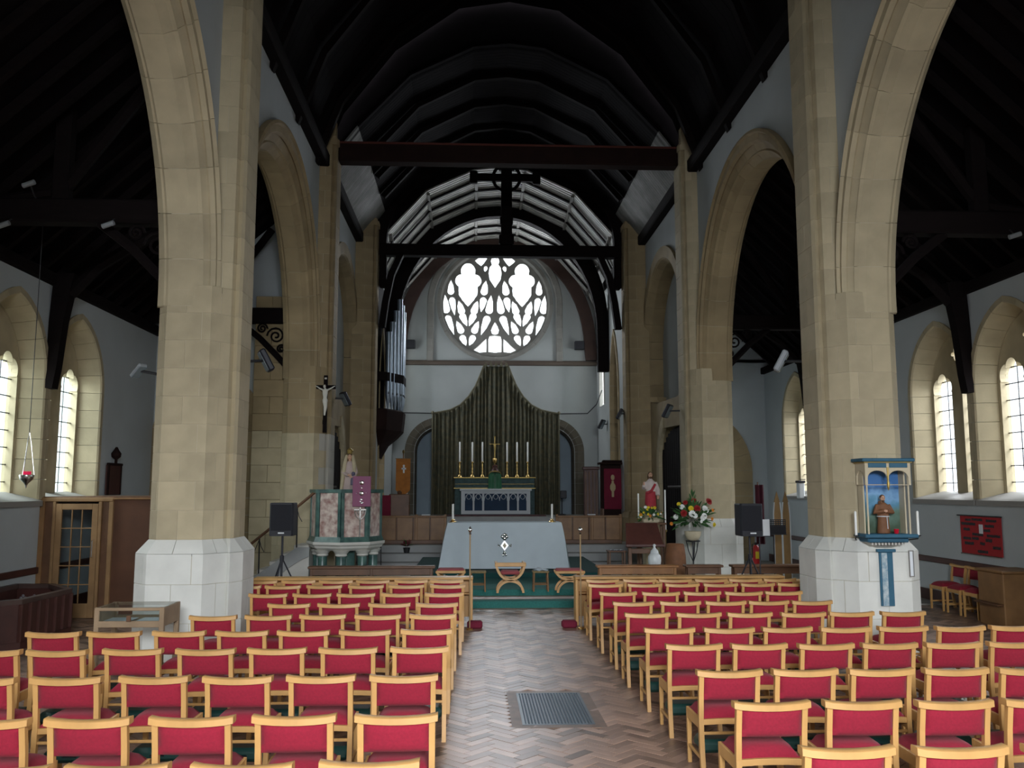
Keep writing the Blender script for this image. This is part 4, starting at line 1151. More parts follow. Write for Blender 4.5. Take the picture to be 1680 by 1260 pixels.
# ================================================================== pulpit
PX, PY = -2.62, 18.4
t = thing('pulpit', 'octagonal marble pulpit with green frame and pink panels on columns', 'pulpit', (PX, PY, .012))
octp = lambda r, k: (PX + r * sin(2*pi*k/8), PY - r * cos(2*pi*k/8))
def ring8(r0, r1, z0, z1):
    mb = MB()
    v = [(*octp(r, k), z) for (r, z) in ((r0, z0), (r1, z1), (r1-.1, z1), (r0-.1, z0)) for k in range(8)]
    mb.add(v, [(i*8+k, i*8+(k+1)%8, ((i+1)%4)*8+(k+1)%8, ((i+1)%4)*8+k) for i in range(4) for k in range(8)])
    return mb
part('parapet', ring8(.70, .70, 1.1, 2.08), mat('marble_dim', (.22, .23, .21), .4, .3, 5), t)
part('coping', ring8(.76, .76, 2.07, 2.14), GREENMARBLE, t)
part('base_moulding', ring8(.78, .74, 1.10, 1.2), GREENMARBLE, t)
part('corbel_slab', MB().lathe([(.66, .93), (.74, .98), (.76, 1.02), (.80, 1.05), (.80, 1.10), (.2, 1.1)], (PX, PY, 0), 8), WHITESTONE, t)
for k in range(8):
    if k == 4: continue
    a, b = octp(.708, k), octp(.708, k + 1)
    d = Vector((b[0]-a[0], b[1]-a[1])); n = Vector((d.y, -d.x)).normalized()
    for (f0, f1, m, nm) in ((.0, .11, GREENMARBLE, 'pilaster'), (.89, 1.0, GREENMARBLE, 'pilaster'), (.125, .875, PINKMARBLE, 'marble_panel')):
        p, q = Vector(a) + d*f0, Vector(a) + d*f1; o = n * (.03 if nm == 'pilaster' else .012)
        part(nm, MB().add([(p.x, p.y, 1.2), (q.x, q.y, 1.2), (q.x+o.x, q.y+o.y, 1.2), (p.x+o.x, p.y+o.y, 1.2), (p.x, p.y, 2.07), (q.x, q.y, 2.07), (q.x+o.x, q.y+o.y, 2.07), (p.x+o.x, p.y+o.y, 2.07)],
             [(3,2,1,0),(4,5,6,7),(0,1,5,4),(1,2,6,5),(2,3,7,6),(3,0,4,7)]), m, t)
for k in (-2, -1, 0, 1, 2, 4):
    x, y = octp(.56, k)
    c_ = part('column', MB().lathe([(.13, .0), (.13, .08), (.095, .12), (.095, .80)], (x, y, .012), 14), GREENMARBLE, t, 50)
    part('capital', MB().lathe([(.10, .80), (.12, .82), (.11, .85), (.17, .92)], (x, y, .012), 14), WHITESTONE, c_, 50)
part('core_column', MB().lathe([(.22, 0), (.2, .1), (.2, .93)], (PX, PY, .012), 12), GREENMARBLE, t, 50)
fx, fy = PX + .40, PY - .72
part('fall', MB().bb((fx, fy, 2.10), (.36, .025, .60), .008), PURPLE, t, label='mauve cloth hanging with a silver cross')
fj = MB()
for (a, b, r) in ((0,.17,.045),(0,.07,.018),(0,-.04,.045),(-.09,-.03,.012),(.09,-.03,.012),(0,-.16,.022),(-.02,-.2,.016),(.02,-.22,.018),(0,-.23,.018)): fj.ball((fx+a, fy-.016, 2.1+b), (r, .008, r), 8, 5)
part('fall_cross', fj, CHROME, t, 60)
cv = MB().bb((fx-.02, fy-.02, 1.74), (.24, .02, .03), .004).bb((fx-.02, fy-.02, 1.68), (.03, .02, .22), .004)
for r in (.06, .11): cv.tube([(fx-.02 + r*cos(a), fy-.02, 1.72 + r*1.5*sin(a)) for a in [pi + pi*k/10 for k in range(11)]], .009, 5)
cv.tube([(fx-.02, fy-.02, 1.58), (fx-.02, fy-.02, 1.2)], .014, 6)
part('candelabrum_ornament', cv, SILVER, t)
stp = MB()
for k in range(6):
    x1 = -3.35 - k * .24; z = 1.02 - k * .16
    part('step', MB().bb((x1-.12, PY+.15, z-.04), (.30, .8, .08), .01), WHITESTONE, t)
strg = [(-3.3, .98), (-3.3, .80), (-3.45, .74), (-3.7, .58), (-4.0, .34), (-4.4, .02), (-4.85, .012), (-4.85, .14), (-4.3, .46), (-3.9, .74), (-3.55, .98)]
part('stair_string', MB().prism(strg, PY-.30, PY-.22, 'y'), STEPSTONE, t)
part('stair_mass', MB().prism([(-3.32, .9), (-4.6, .1), (-4.6, .012), (-3.32, .012)], PY-.2, PY+.5, 'y'), WHITESTONE, t)
part('handrail', MB().tube([(-3.22, PY-.3, 2.08), (-3.5, PY-.3, 1.84), (-4.5, PY-.3, 1.02)], .028, 8), OAKD, t)
for (x, z0, z1) in ((-3.56, .95, 1.79), (-4.3, .42, 1.19)):
    part('baluster', MB().tube([(x, PY-.27, z0), (x, PY-.29, z1)], .016, 6).tube([(x-.12, PY-.29, z1-.36), (x-.05, PY-.29, z1-.18), (x, PY-.29, z1-.05)], .008, 5).tube([(x+.1, PY-.29, z1-.30), (x+.04, PY-.29, z1-.2), (x, PY-.29, z1-.05)], .008, 5), IRON, t)

# ================================================================== figures
def loft(mb, rings, n=14):
    """rings: (x, y, z, rx, ry)"""
    v = [(x + rx*cos(2*pi*k/n), y + ry*sin(2*pi*k/n), z) for (x, y, z, rx, ry) in rings for k in range(n)]
    m = len(rings)
    f = [(i*n+k, i*n+(k+1)%n, (i+1)*n+(k+1)%n, (i+1)*n+k) for i in range(m-1) for k in range(n)] + [tuple(range(n))[::-1], tuple(range((m-1)*n, m*n))]
    mb.add(v, f)
def limb(mb, pts, rs): mb.tube(pts, rs, 8)
def hand(mb, p, d, up, s):
    """palm with four fingers and a thumb; p wrist, d pointing direction, s palm length"""
    p, d, up = Vector(p), Vector(d).normalized(), Vector(up).normalized(); w_ = d.cross(up).normalized()
    mb.tube([p, p + d*s*.5, p + d*s], [s*.28, s*.42, s*.38], 8)
    for k, ln in enumerate((.8, .95, .9, .7)):
        o = w_ * s * (k-1.5) * .22
        mb.tube([p + d*s*.85 + o, p + d*s*(1+ln*.5) + o, p + d*s*(1+ln) + o - up*s*.15], [s*.11, s*.10, s*.07], 6)
    mb.tube([p + d*s*.3 - w_*s*.3, p + d*s*.6 - w_*s*.6, p + d*s*.95 - w_*s*.62], [s*.13, s*.11, s*.08], 6)
def head(t, x, y, z, r, skin, hair, beard=False, long=True, nm='hair', turn=0):
    """face looking towards -y with nose, eyes, mouth, ears and hair"""
    mb = MB()
    mb.ball((x, y, z), (r*.78, r*.92, r*1.08), 14, 10)
    mb.ball((x, y-r*.12, z-r*.55), (r*.52, r*.6, r*.55), 10, 7)
    mb.tube([(x, y-r*.86, z+r*.15), (x, y-r*1.08, z-r*.2), (x, y-r*.9, z-r*.28)], [r*.07, r*.15, r*.1], 6)
    for sg in (-1, 1):
        mb.ball((x+sg*r*.3, y-r*.83, z+r*.25), (r*.2, r*.12, r*.07), 7, 5); mb.ball((x+sg*r*.8, y, z), (r*.1, r*.2, r*.26), 7, 5)
    mb.tube([(x, y+r*.05, z-r*1.75), (x, y, z-r*.7)], [r*.52, r*.45], 10)
    part('head', mb, skin, t, 70)
    ey = MB()
    for sg in (-1, 1): ey.ball((x+sg*r*.3, y-r*.86, z+r*.12), (r*.13, r*.08, r*.08), 7, 5)
    part('eyes', ey, IRON, t, 60)
    part('mouth', MB().ball((x, y-r*.74, z-r*.52), (r*.24, r*.1, r*.06), 8, 5), mat('lip', (.35, .08, .07), .6), t, 60)
    hb = MB(); hb.ball((x, y+r*.18, z+r*.22), (r*.9, r*.92, r*1.0), 12, 8)
    if long:
        for sg in (-1, 1): hb.tube([(x+sg*r*.72, y+r*.1, z+r*.2), (x+sg*r*.85, y+r*.15, z-r*.8), (x+sg*r*.7, y+r*.2, z-r*1.7)], [r*.3, r*.32, r*.15], 7)
    if beard: hb.ball((x, y-r*.4, z-r*.95), (r*.5, r*.42, r*.5), 9, 6)
    part(nm, hb, hair, t, 70)
HAIR = mat('hair_brown', (.09, .045, .02), .7)
# robed figure of the risen heart by the flowers
FX, FY, FZ = 4.03, 20.0, 1.60
pd = thing('statue_pedestal', 'pale stone pedestal under the red and white robed statue', 'pedestal', (FX, FY, .012))
part('shaft', MB().bb((FX, FY, .78), (.34, .34, 1.5), .01), STONE, pd)
part('cap', MB().bb((FX, FY, 1.555), (.44, .42, .06), .015), STONE, pd)
part('foot', MB().bb((FX, FY, .07), (.46, .44, .115), .015), STONE, pd)
t = thing('robed_statue', 'painted statue in white tunic and red mantle with one hand raised', 'statue', (FX, FY, FZ - .015))
mb = MB()
loft(mb, [(FX, FY, FZ-.015, .13, .11), (FX, FY, FZ+.05, .125, .105), (FX, FY, FZ+.3, .11, .095), (FX, FY, FZ+.5, .105, .085), (FX, FY, FZ+.62, .12, .085), (FX, FY, FZ+.70, .115, .075), (FX, FY, FZ+.75, .06, .055), (FX, FY, FZ+.78, .042, .042)])
limb(mb, [(FX-.11, FY, FZ+.70), (FX-.165, FY-.03, FZ+.56), (FX-.17, FY-.12, FZ+.62)], [.045, .05, .045])
limb(mb, [(FX+.11, FY, FZ+.70), (FX+.165, FY-.02, FZ+.52), (FX+.15, FY-.08, FZ+.40)], [.045, .05, .05])
part('tunic', remeshed(mb, .012), mat('tunic_cream', (.58, .50, .46), .8, .1, 10), t, 80)
mb = MB()
loft(mb, [(FX, FY, FZ+.07, .10, .095), (FX-.005, FY, FZ+.1, .135, .118), (FX-.005, FY, FZ+.3, .128, .11), (FX, FY, FZ+.46, .122, .10), (FX, FY, FZ+.5, .105, .085)])
limb(mb, [(FX-.1, FY-.07, FZ+.46), (FX+.0, FY-.1, FZ+.5), (FX+.1, FY-.06, FZ+.66)], [.03, .035, .03])
part('mantle', remeshed(mb, .012), mat('mantle_red', (.40, .03, .045), .8, .2, 10), t, 80)
hm = MB(); hand(hm, (FX-.17, FY-.12, FZ+.63), (0, -.1, 1), (0, -1, 0), .045); hand(hm, (FX+.15, FY-.09, FZ+.40), (-.1, -.3, -1), (0, -1, 0), .045)
part('hands', hm, SKIN, t, 60)
head(t, FX, FY, FZ+.865, .062, SKIN, HAIR, True)
# crowned statue behind the pulpit
VX, VY, VZ = -2.70, 19.35, 1.98
pd = thing('statue_pedestal', 'slender stone pedestal behind the pulpit under the crowned statue', 'pedestal', (VX, VY, .24))
part('shaft', MB().bb((VX, VY, 1.09), (.30, .28, 1.7), .01), STONE2, pd)
part('cap', MB().bb((VX, VY, 1.955), (.42, .34, .05), .012), STONE2, pd)
t = thing('crowned_statue', 'crowned statue of a veiled woman holding a child, behind the pulpit', 'statue', (VX, VY, VZ))
mb = MB()
loft(mb, [(VX, VY, VZ, .20, .14), (VX, VY, VZ+.1, .19, .135), (VX, VY, VZ+.4, .155, .115), (VX, VY, VZ+.62, .12, .095), (VX, VY, VZ+.72, .105, .08), (VX, VY, VZ+.77, .055, .05)])
limb(mb, [(VX-.1, VY, VZ+.70), (VX-.14, VY-.06, VZ+.52), (VX-.02, VY-.14, VZ+.46)], [.04, .045, .035])
limb(mb, [(VX+.1, VY, VZ+.70), (VX+.15, VY-.06, VZ+.52), (VX+.10, VY-.15, VZ+.42)], [.04, .045, .035])
part('cloak', remeshed(mb, .014), mat('cloak_rose', (.52, .40, .36), .7, .2, 6), t, 80)
mb = MB()
for sg in (-1, 1): limb(mb, [(VX+sg*.065, VY-.03, VZ+.90), (VX+sg*.10, VY-.05, VZ+.7), (VX+sg*.13, VY-.08, VZ+.4), (VX+sg*.16, VY-.10, VZ+.12)], [.03, .045, .045, .035])
part('veil', mb, mat('veil_gold', (.48, .40, .25), .6, .2, 8), t, 60)
hm = MB(); hand(hm, (VX-.02, VY-.15, VZ+.46), (1, -.1, 0), (0, -1, 0), .045); hand(hm, (VX+.10, VY-.16, VZ+.42), (-1, 0, .1), (0, -1, 0), .045)
part('hands', hm, SKIN, t, 60)
head(t, VX, VY-.02, VZ+.86, .062, SKIN, HAIR, False)
mb = MB().lathe([(.055, 0), (.062, .02), (.056, .03), (.07, .08), (.03, .11), (.02, .13)], (VX, VY, VZ+.93), 12)
part('crown', mb, GOLD, t, 40)
mb = MB(); loft(mb, [(VX+.10, VY-.14, VZ+.25, .06, .05), (VX+.10, VY-.14, VZ+.38, .055, .05), (VX+.10, VY-.14, VZ+.44, .03, .03)]); mb.ball((VX+.10, VY-.14, VZ+.49), (.045, .045, .05))
limb(mb, [(VX+.12, VY-.15, VZ+.42), (VX+.18, VY-.19, VZ+.38), (VX+.17, VY-.23, VZ+.42)], [.02, .02, .015])
part('child', remeshed(mb, .009), mat('child_blue', (.10, .09, .14), .7), t, 80)
# crucifix on the left pier
KX, KY = -3.26, 19.33
rz = atan2(.23, .41)
t = thing('crucifix', 'dark wooden crucifix with a white figure on the left middle pier', 'crucifix', (KX, KY, 4.0), None, -rz * 0)
part('upright', MB().bb((KX, KY, 4.0), (.085, .05, 1.26), .006), MAHOG if False else WDARK, t)
part('cross_arm', MB().bb((KX, KY-.003, 4.37), (.44, .05, .085), .006), WDARK, t)
part('wall_fixing', MB().bb((KX-.03, KY+.13, 4.2), (.05, .24, .2), .005).bb((KX-.03, KY+.15, 3.6), (.05, .28, .1), .005), WDARK, t)
part('title', MB().bb((KX, KY-.03, 4.56), (.05, .012, .035), .002), mat('title_white', (.6, .58, .5), .7), t)
mb = MB(); y = KY-.06
loft(mb, [(KX+.005, y, 4.07, .05, .038), (KX, y, 4.14, .042, .034), (KX, y, 4.22, .056, .042), (KX, y, 4.30, .062, .04), (KX, y, 4.325, .024, .024), (KX, y-.005, 4.34, .022, .022)])
for sg in (-1, 1):
    limb(mb, [(KX+sg*.05, y, 4.30), (KX+sg*.12, y+.01, 4.335), (KX+sg*.185, y+.02, 4.38)], [.022, .017, .012])
    limb(mb, [(KX+sg*.026, y, 4.09), (KX+sg*.018+.02, y-.035, 3.93), (KX+sg*.006, y, 3.79), (KX+sg*.004, y-.01, 3.74)], [.032, .024, .017, .014])
    hand(mb, (KX+sg*.185, y+.015, 4.38), (sg, 0, .3), (0, -1, 0), .022)
mb.ball((KX-.012, y-.02, 4.375), (.03, .034, .042))
part('corpus', remeshed(mb, .0065), mat('ivory', (.66, .64, .56), .6), t, 80)
part('loincloth', MB().lathe([(.052, 4.02), (.058, 4.06), (.053, 4.1)], (KX+.004, y, 0), 12, 1, .85), mat('ivory2', (.7, .68, .6), .8), t, 60)
mb = MB().ball((KX-.012, y-.008, 4.392), (.034, .034, .035))
part('hair', mb, HAIR, t, 60)
# ================================================================== right-hand sanctuary group
t = thing('lectern', 'dark brown wooden lectern with a broad sloping desk, right of the altar', 'lectern', (3.42, 17.9, .24))
part('book_desk', MB().add([(3.04, 17.62, 1.02), (3.80, 17.62, 1.02), (3.74, 17.98, 1.46), (3.10, 17.98, 1.46), (3.04, 17.66, .99), (3.80, 17.66, .99), (3.74, 18.02, 1.43), (3.10, 18.02, 1.43)],
     [(0,1,2,3),(4,7,6,5),(0,4,5,1),(1,5,6,2),(2,6,7,3),(3,7,4,0)]), MAHOG, t)
part('desk_ledge', MB().bb((3.42, 17.6, 1.03), (.78, .05, .06), .01), MAHOG, t)
for sx in (-.26, .26): part('post', MB().bb((3.42+sx, 17.9, .66), (.07, .1, .82), .008), OAKD, t)
part('crossbar', MB().bb((3.42, 17.9, .9), (.5, .06, .1), .008), OAKD, t)
part('base', MB().bb((3.42, 17.9, .265), (.72, .36, .05), .01), OAKD, t)
def plant_leaf(L=1.0):
    mb = MB()
    v = [(0,0,0), (.13*L,.25*L,.05*L), (.17*L,.5*L,.09*L), (.1*L,.8*L,.06*L), (0,L,0), (-.1*L,.8*L,.06*L), (-.17*L,.5*L,.09*L), (-.13*L,.25*L,.05*L), (0,.5*L,.02*L)]
    return mb.add(v, [(0,1,8,7),(1,2,8),(2,3,4,8),(4,5,6,8),(6,7,8)])
leafm = mesh_of('leaf', plant_leaf(), LEAF)
def bloom(m, nm):
    mb = MB()
    for ring, (r, n, e) in enumerate(((.055, 11, .15), (.042, 9, .7), (.024, 6, 1.2))):
        for k in range(n):
            a = 2*pi*k/n + ring*.3; d = Vector((cos(a)*cos(e), sin(a)*cos(e), sin(e)))
            s_ = Vector((-sin(a), cos(a), 0)) * .014
            b = Vector((0,0,.006*ring)); mb.add([b - s_*.5, b + s_*.5, b + d*r*.7 + s_, b + d*r, b + d*r*.7 - s_], [(0,1,2,3,4)])
    mb.ball((0,0,.01), .014, 6, 4)
    return mesh_of(nm, mb, m)
BW, BR, BY, BO = bloom(FLW, 'bloom_white'), bloom(FLR, 'bloom_red'), bloom(FLY, 'bloom_yellow'), bloom(FLO, 'bloom_orange')
def arrange(t, c, blooms, nleaf, rx, rz, L0=.17, top=None):
    c = Vector(c); rnd = random.Random(len(blooms)*7+nleaf)
    base = wloc(t)
    for k in range(nleaf):
        a, e = rnd.uniform(0, 2*pi), rnd.uniform(-.5, 1.35)
        d = Vector((cos(a)*cos(e), sin(a)*cos(e)*.7, sin(e)))
        q = rnd.uniform(.25, .85)
        o = link('leaf', leafm, t, tuple(c + Vector((d.x*rx, d.y*rx, d.z*rz))*q - base))
        o.rotation_euler = d.to_track_quat('Y', 'Z').to_euler(); o.rotation_euler.rotate_axis('Y', rnd.uniform(-1, 1))
        s_ = L0 * rnd.uniform(.7, 1.3); o.scale = (s_*1.15, s_, s_)
    for (x, z, me, s_) in blooms:
        d = Vector((x/rx*.7, -1, z/rz*.6)).normalized()
        dep = -.62*rx*max(.25, (1 - min(1, (x/rx)**2*.8 + (z/rz)**2*.6)))
        o = link('flower', me, t, tuple(c + Vector((x, dep, z)) - base)); o.scale = (s_,)*3
        o.rotation_euler = d.to_track_quat('Z', 'Y').to_euler()
C0 = (4.63, 18.6, 1.50)
t = thing('flower_arrangement', 'large arrangement of white, red and yellow flowers on a black iron stand', 'flowers', (4.63, 18.6, .012))
part('bowl', MB().lathe([(.05, 0), (.12, .03), (.165, .12), (.18, .2), (.16, .2)], (4.63, 18.6, 1.06), 18), CREAM, t, 50)
st_ = MB().tube([(4.63, 18.6, .3), (4.63, 18.6, 1.06)], .016, 6)
for k in range(3):
    a = 2*pi*k/3 + .5; dx, dy = cos(a), sin(a)
    st_.tube([(4.63+.22*dx, 18.6+.22*dy, .02), (4.63+.08*dx, 18.6+.08*dy, .2), (4.63, 18.6, .45)], .012, 5)
    st_.tube([(4.63, 18.6, .62), (4.63+.1*dx, 18.6+.1*dy, .85), (4.63+.15*dx, 18.6+.15*dy, 1.07)], .010, 5)
st_.lathe([(.15, 0), (.155, .02), (.13, .02)], (4.63, 18.6, 1.045), 16)
part('iron_stand', st_, IRON, t)
f_ = [(-.37,.06,BW,1.15),(-.24,.27,BW,1.2),(-.06,.13,BW,1.5),(0,.09,BW,1.1),(.24,.23,BW,1.5),(.20,.08,BW,1.4),(.16,.04,BW,1.2),(.13,-.03,BW,.7),(.27,.20,BW,1.2),
      (-.07,.24,BY,1.2),(-.3,.33,BY,.9),(.44,-.1,BY,1.0),(.40,.02,BO,.8),(.42,.2,BO,.8),(-.46,-.08,BO,.8),
      (-.22,.14,BR,1.5),(.06,.24,BR,1.5),(.34,.38,BR,1.6),(.03,.40,BR,1.2),(-.16,.36,BR,1.1)]
arrange(t, C0, f_, 170, .40, .36, .17)
rnd = random.Random(4)
for k in range(30):
    a = rnd.uniform(0, 6.28); z = rnd.uniform(.25, .62); r = .1 * (1 - (z-.25)/.4)
    o = link('leaf', leafm, t, (r*cos(a), r*sin(a), 1.5 - .012 + z - .08)); d = Vector((cos(a)*.4, sin(a)*.4, 1)); o.rotation_euler = d.to_track_quat('Y', 'Z').to_euler(); o.scale = (.14, .15, .14)
t = thing('flower_arrangement', 'low spray of yellow flowers and green leaves at the foot of the robed statue', 'flowers', (3.86, 19.2, .012))
part('table_top', MB().bb((3.86, 19.2, 1.40), (.62, .4, .04), .01), OAKD, t)
for sx in (-.26, .26):
    for sy in (-.15, .15): part('leg', MB().bb((3.86+sx, 19.2+sy, .70), (.05, .05, 1.36), .006), OAKD, t)
part('trough', MB().bb((3.86, 19.2, 1.46), (.34, .18, .08), .02), CREAM, t)
f_ = [(rnd.uniform(-.24, .24), rnd.uniform(-.02, .2), (BY, BY, BO, BW)[k % 4], rnd.uniform(.5, .8)) for k in range(16)]
arrange(t, (3.84, 19.2, 1.56), f_, 90, .30, .20, .11)
def tall_candle(x, y, zf, z0, z1, label):
    t = thing('standing_candle', label, 'candle', (x, y, zf), 'tall candles by the robed statue')
    part('stand', MB().lathe([(.09, 0), (.09, .02), (.02, .05), (.012, .1), (.012, z0-zf-.06), (.035, z0-zf-.04), (.04, z0-zf)], (x, y, zf), 12), BRASS, t, 50)
    part('wax', MB().lathe([(.018, 0), (.018, z1-z0), (.006, z1-z0+.01)], (x, y, z0), 10), WAX, t, 50)
tall_candle(3.66, 19.55, .012, 1.5, 2.04, 'tall white candle on a brass stand, left of the robed statue')
tall_candle(4.26, 19.55, .012, 1.25, 2.12, 'tall white candle on a brass stand, right of the robed statue')
t = thing('white_urn', 'white lidded urn standing on a low stool in front of the lectern', 'urn', (3.56, 17.4, .24))
part('stool', MB().bb((3.56, 17.4, .615), (.34, .3, .04), .01), OAKM, t)
for sx in (-.13, .13): part('stool_side', MB().bb((3.56+sx, 17.4, .42), (.03, .26, .36), .006), OAKM, t)
part('body', MB().lathe([(.09, 0), (.12, .03), (.13, .12), (.125, .2), (.09, .25), (.075, .26)], (3.56, 17.4, .635), 18), mat('ceramic_white', (.62, .66, .66), .3), t, 60)
part('lid', MB().lathe([(.085, 0), (.07, .05), (.03, .09), (.02, .12), (.035, .15), (.01, .18)], (3.56, 17.4, .895), 16), mat('ceramic_white', (.62, .66, .66), .3), t, 60)
single('wicker_tub', MB().lathe([(.14, 0), (.19, .1), (.22, .3), (.21, .55), (.185, .76), (.165, .78), (.16, .7)], (4.18, 18.3, .24), 20), TERRA, 'round brown wicker tub standing right of the white urn', 'tub', None, 50, (4.18, 18.3, .24))
t = thing('side_table', 'small dark side table with papers on it, left of the lectern', 'table', (2.98, 18.5, .24))
part('top', MB().bb((2.98, 18.5, .86), (.38, .34, .03), .008), OAKD, t)
for sx in (-.16, .16):
    for sy in (-.14, .14): part('leg', MB().tube([(2.98+sx, 18.5+sy, .24), (2.98+sx*.95, 18.5+sy, .85)], .016, 6), OAKD, t)
part('lower_shelf', MB().bb((2.98, 18.5, .5), (.32, .28, .02), .006), OAKD, t)
for k, (dx, dy) in enumerate(((-.05, 0), (.07, -.03))):
    t2 = thing('open_book', '%s white open book lying on the small dark side table' % ('left' if k == 0 else 'right'), 'book', (2.98+dx, 18.5+dy, .876), 'books on the side table')
    part('pages', MB().add([(2.98+dx-.08+.16*u, 18.5+dy-.05+.1*v, .88+.012*sin(pi*(u*2 % 1))) for v in (0, 1) for u in [i/8 for i in range(9)]], [(i, i+1, 10+i, 9+i) for i in range(8)]), PAPER, t2)
    part('cover', MB().bb((2.98+dx, 18.5+dy, .8785), (.17, .11, .004), .001), NAVY, t2)
# loudspeakers on tripods
def loudspeaker(x, y, zb, label, side):
    t = thing('loudspeaker', label, 'loudspeaker', (x, y, zb))
    part('cabinet', MB().sweep([(-.195, .17), (-.195, -.12), (-.17, -.17), (.17, -.17), (.195, -.12), (.195, .17)], [lambda a, b, z=z, k=k: (x+a*k, y+b, z) for (z, k) in ((zb, .96), (zb+.02, 1), (zb+.52, 1), (zb+.54, .96))]), BLACK, t)
    part('grille', MB().bb((x, y-.172, zb+.30), (.33, .012, .42), .004), mat('speaker_mesh', (.006, .007, .012), .8), t)
    part('badge', MB().bb((x+.01, y-.182, zb+.05), (.1, .008, .022), .002), PAPER, t)
    t2 = thing('speaker_stand', 'black tripod stand under the %s loudspeaker' % side, 'stand', (x, y, .012))
    part('pole', MB().tube([(x, y, .5), (x, y, zb-.002)], .018, 8), BLACK, t2)
    part('collar', MB().lathe([(.035, 0), (.035, .09), (.02, .1)], (x, y, .96), 10), BLACK, t2)
    for k in range(3):
        a = 2*pi*k/3 + .3; dx, dy = cos(a), sin(a)
        part('leg', MB().tube([(x+.02*dx, y+.02*dy, .98), (x+.5*dx, y+.5*dy, .025)], .013, 6), BLACK, t2)
        part('strut', MB().tube([(x, y, .52), (x+.25*dx, y+.25*dy, .52)], .008, 5), BLACK, t2)
loudspeaker(-3.16, 14.9, 1.38, 'black loudspeaker on a tripod beside the left foreground pier', 'left')
loudspeaker(4.68, 14.9, 1.36, 'black loudspeaker on a tripod between the two right piers', 'right')
def music_stand(x, y, h, label, w_=.5, zf=.012):
    t = thing('music_stand', label, 'music stand', (x, y, zf), 'black music stands')
    mb = MB(); hz = .28
    for k in range(9): mb.bb((x, y + .02*k/8, h + .01 + k*hz/8), (w_, .006, .018), .001)
    for k in range(11): mb.bb((x - w_/2 + .01 + k*(w_-.02)/10, y+.011, h + hz/2), (.012, .006, hz), .001)
    part('desk', mb, BLACK, t)
    part('desk_back', MB().bb((x, y+.03, h+hz*.32), (w_-.02, .006, hz*.6), .002), BLACK, t)
    part('ledge', MB().bb((x, y-.03, h), (w_, .07, .008), .002), BLACK, t)
    part('pole', MB().tube([(x, y+.03, zf+.2), (x, y+.03, h+.1)], .012, 6), BLACK, t)
    for k in range(3):
        a = 2*pi*k/3; part('leg', MB().tube([(x, y+.03, zf+.28), (x+.25*cos(a), y+.03+.25*sin(a), zf+.01)], .009, 5), BLACK, t)
music_stand(6.03, 17.6, 1.24, 'black perforated music stand in front of the brown pointed panels')
music_stand(5.28, 16.2, 1.28, 'black music stand holding white paper, half behind the right loudspeaker', .42)
single('sheet_music', MB().bb((5.36, 16.17, 1.44), (.2, .006, .30), .001), PAPER, 'white sheet of paper on the music stand behind the right loudspeaker', 'paper', None, None, (5.36, 16.17, 1.44))
t = thing('folding_screen', 'pair of pointed brown panels with pale edges behind the music stand', 'screen', (6.72, 19.2, .012))
for (xc, rot) in ((6.66, .5), (6.85, -.4)):
    o = [(-.085, 0), (.085, 0), (.085, 1.6), (.06, 1.85), (0, 2.08), (-.06, 1.85), (-.085, 1.6)]
    part('panel', MB().prism([(xc + a, .012 + b) for (a, b) in o], 19.2 - .02, 19.22, 'y'), mat('panel_tan', (.34, .20, .07), .6, .3, 4), t)
    for sg in (-1, 1): part('pale_edge', MB().tube([(xc + sg*.085, 19.19, .02), (xc + sg*.085, 19.19, 1.6), (xc + sg*.06, 19.19, 1.86)], .016, 6), LACE, t)
t = thing('furled_banner', 'maroon banner hanging from a pole beside the brown pointed panels', 'banner', (6.30, 19.4, .012))
part('pole', MB().tube([(6.32, 19.42, .012), (6.32, 19.42, 2.3)], .016, 6), OAKD, t)
part('foot', MB().lathe([(.14, 0), (.14, .03), (.03, .05)], (6.32, 19.42, .012), 12), IRON, t)
mb = MB().grid(lambda u, v: (6.24 + .2*u, 19.36 + .03*sin(u*14) , 2.24 - 1.3*v), 14, 4)
mb.grid(lambda u, v: (6.24 + .2*u, 19.375 + .03*sin(u*14) , 2.24 - 1.3*v), 14, 4)
part('cloth', mb, mat('maroon', (.09, .012, .025), .9, .2, 8), t, 60)
t = thing('fire_extinguisher', 'red fire extinguisher on a low stand behind the right loudspeaker', 'extinguisher', (6.42, 20.0, .012))
part('stand', MB().bb((6.42, 20.0, .22), (.26, .24, .42), .01), BLACK, t)
part('cylinder', MB().lathe([(.07, 0), (.085, .02), (.085, .36), (.06, .42), (.03, .45)], (6.42, 20.0, .431), 16), EXTRED, t, 50)
part('valve', MB().bb((6.42, 20.0, .91), (.05, .05, .06), .008).tube([(6.40, 19.98, .92), (6.32, 19.95, .90), (6.32, 19.93, .6)], .011, 5), BLACK, t)
part('panel', MB().bb((6.42, 19.912, .66), (.08, .006, .16), .002), FLY, t)
# ================================================================== shrine on the right foreground pier
SX, SYF, SYB = 5.39, 11.28, 11.565
t = thing('wall_shrine', 'blue and cream canopied wall shrine with arched front on the right pier', 'shrine', (SX, SYB, 1.5))
m = bpy.data.materials.new('painted_sky'); m.use_nodes = True
N = m.node_tree.nodes; L = m.node_tree.links
tc = N.new('ShaderNodeTexCoord'); nz = N.new('ShaderNodeTexNoise'); nz.inputs['Scale'].default_value = 5; nz.inputs['Detail'].default_value = 4
sep = N.new('ShaderNodeSeparateXYZ'); L.new(tc.outputs['Object'], sep.inputs[0]); L.new(tc.outputs['Object'], nz.inputs[0])
ma = N.new('ShaderNodeMath'); ma.operation = 'MULTIPLY_ADD'; L.new(nz.outputs[0], ma.inputs[0]); ma.inputs[1].default_value = .55; L.new(sep.outputs['Z'], ma.inputs[2])
rp = N.new('ShaderNodeValToRGB'); el = rp.color_ramp.elements
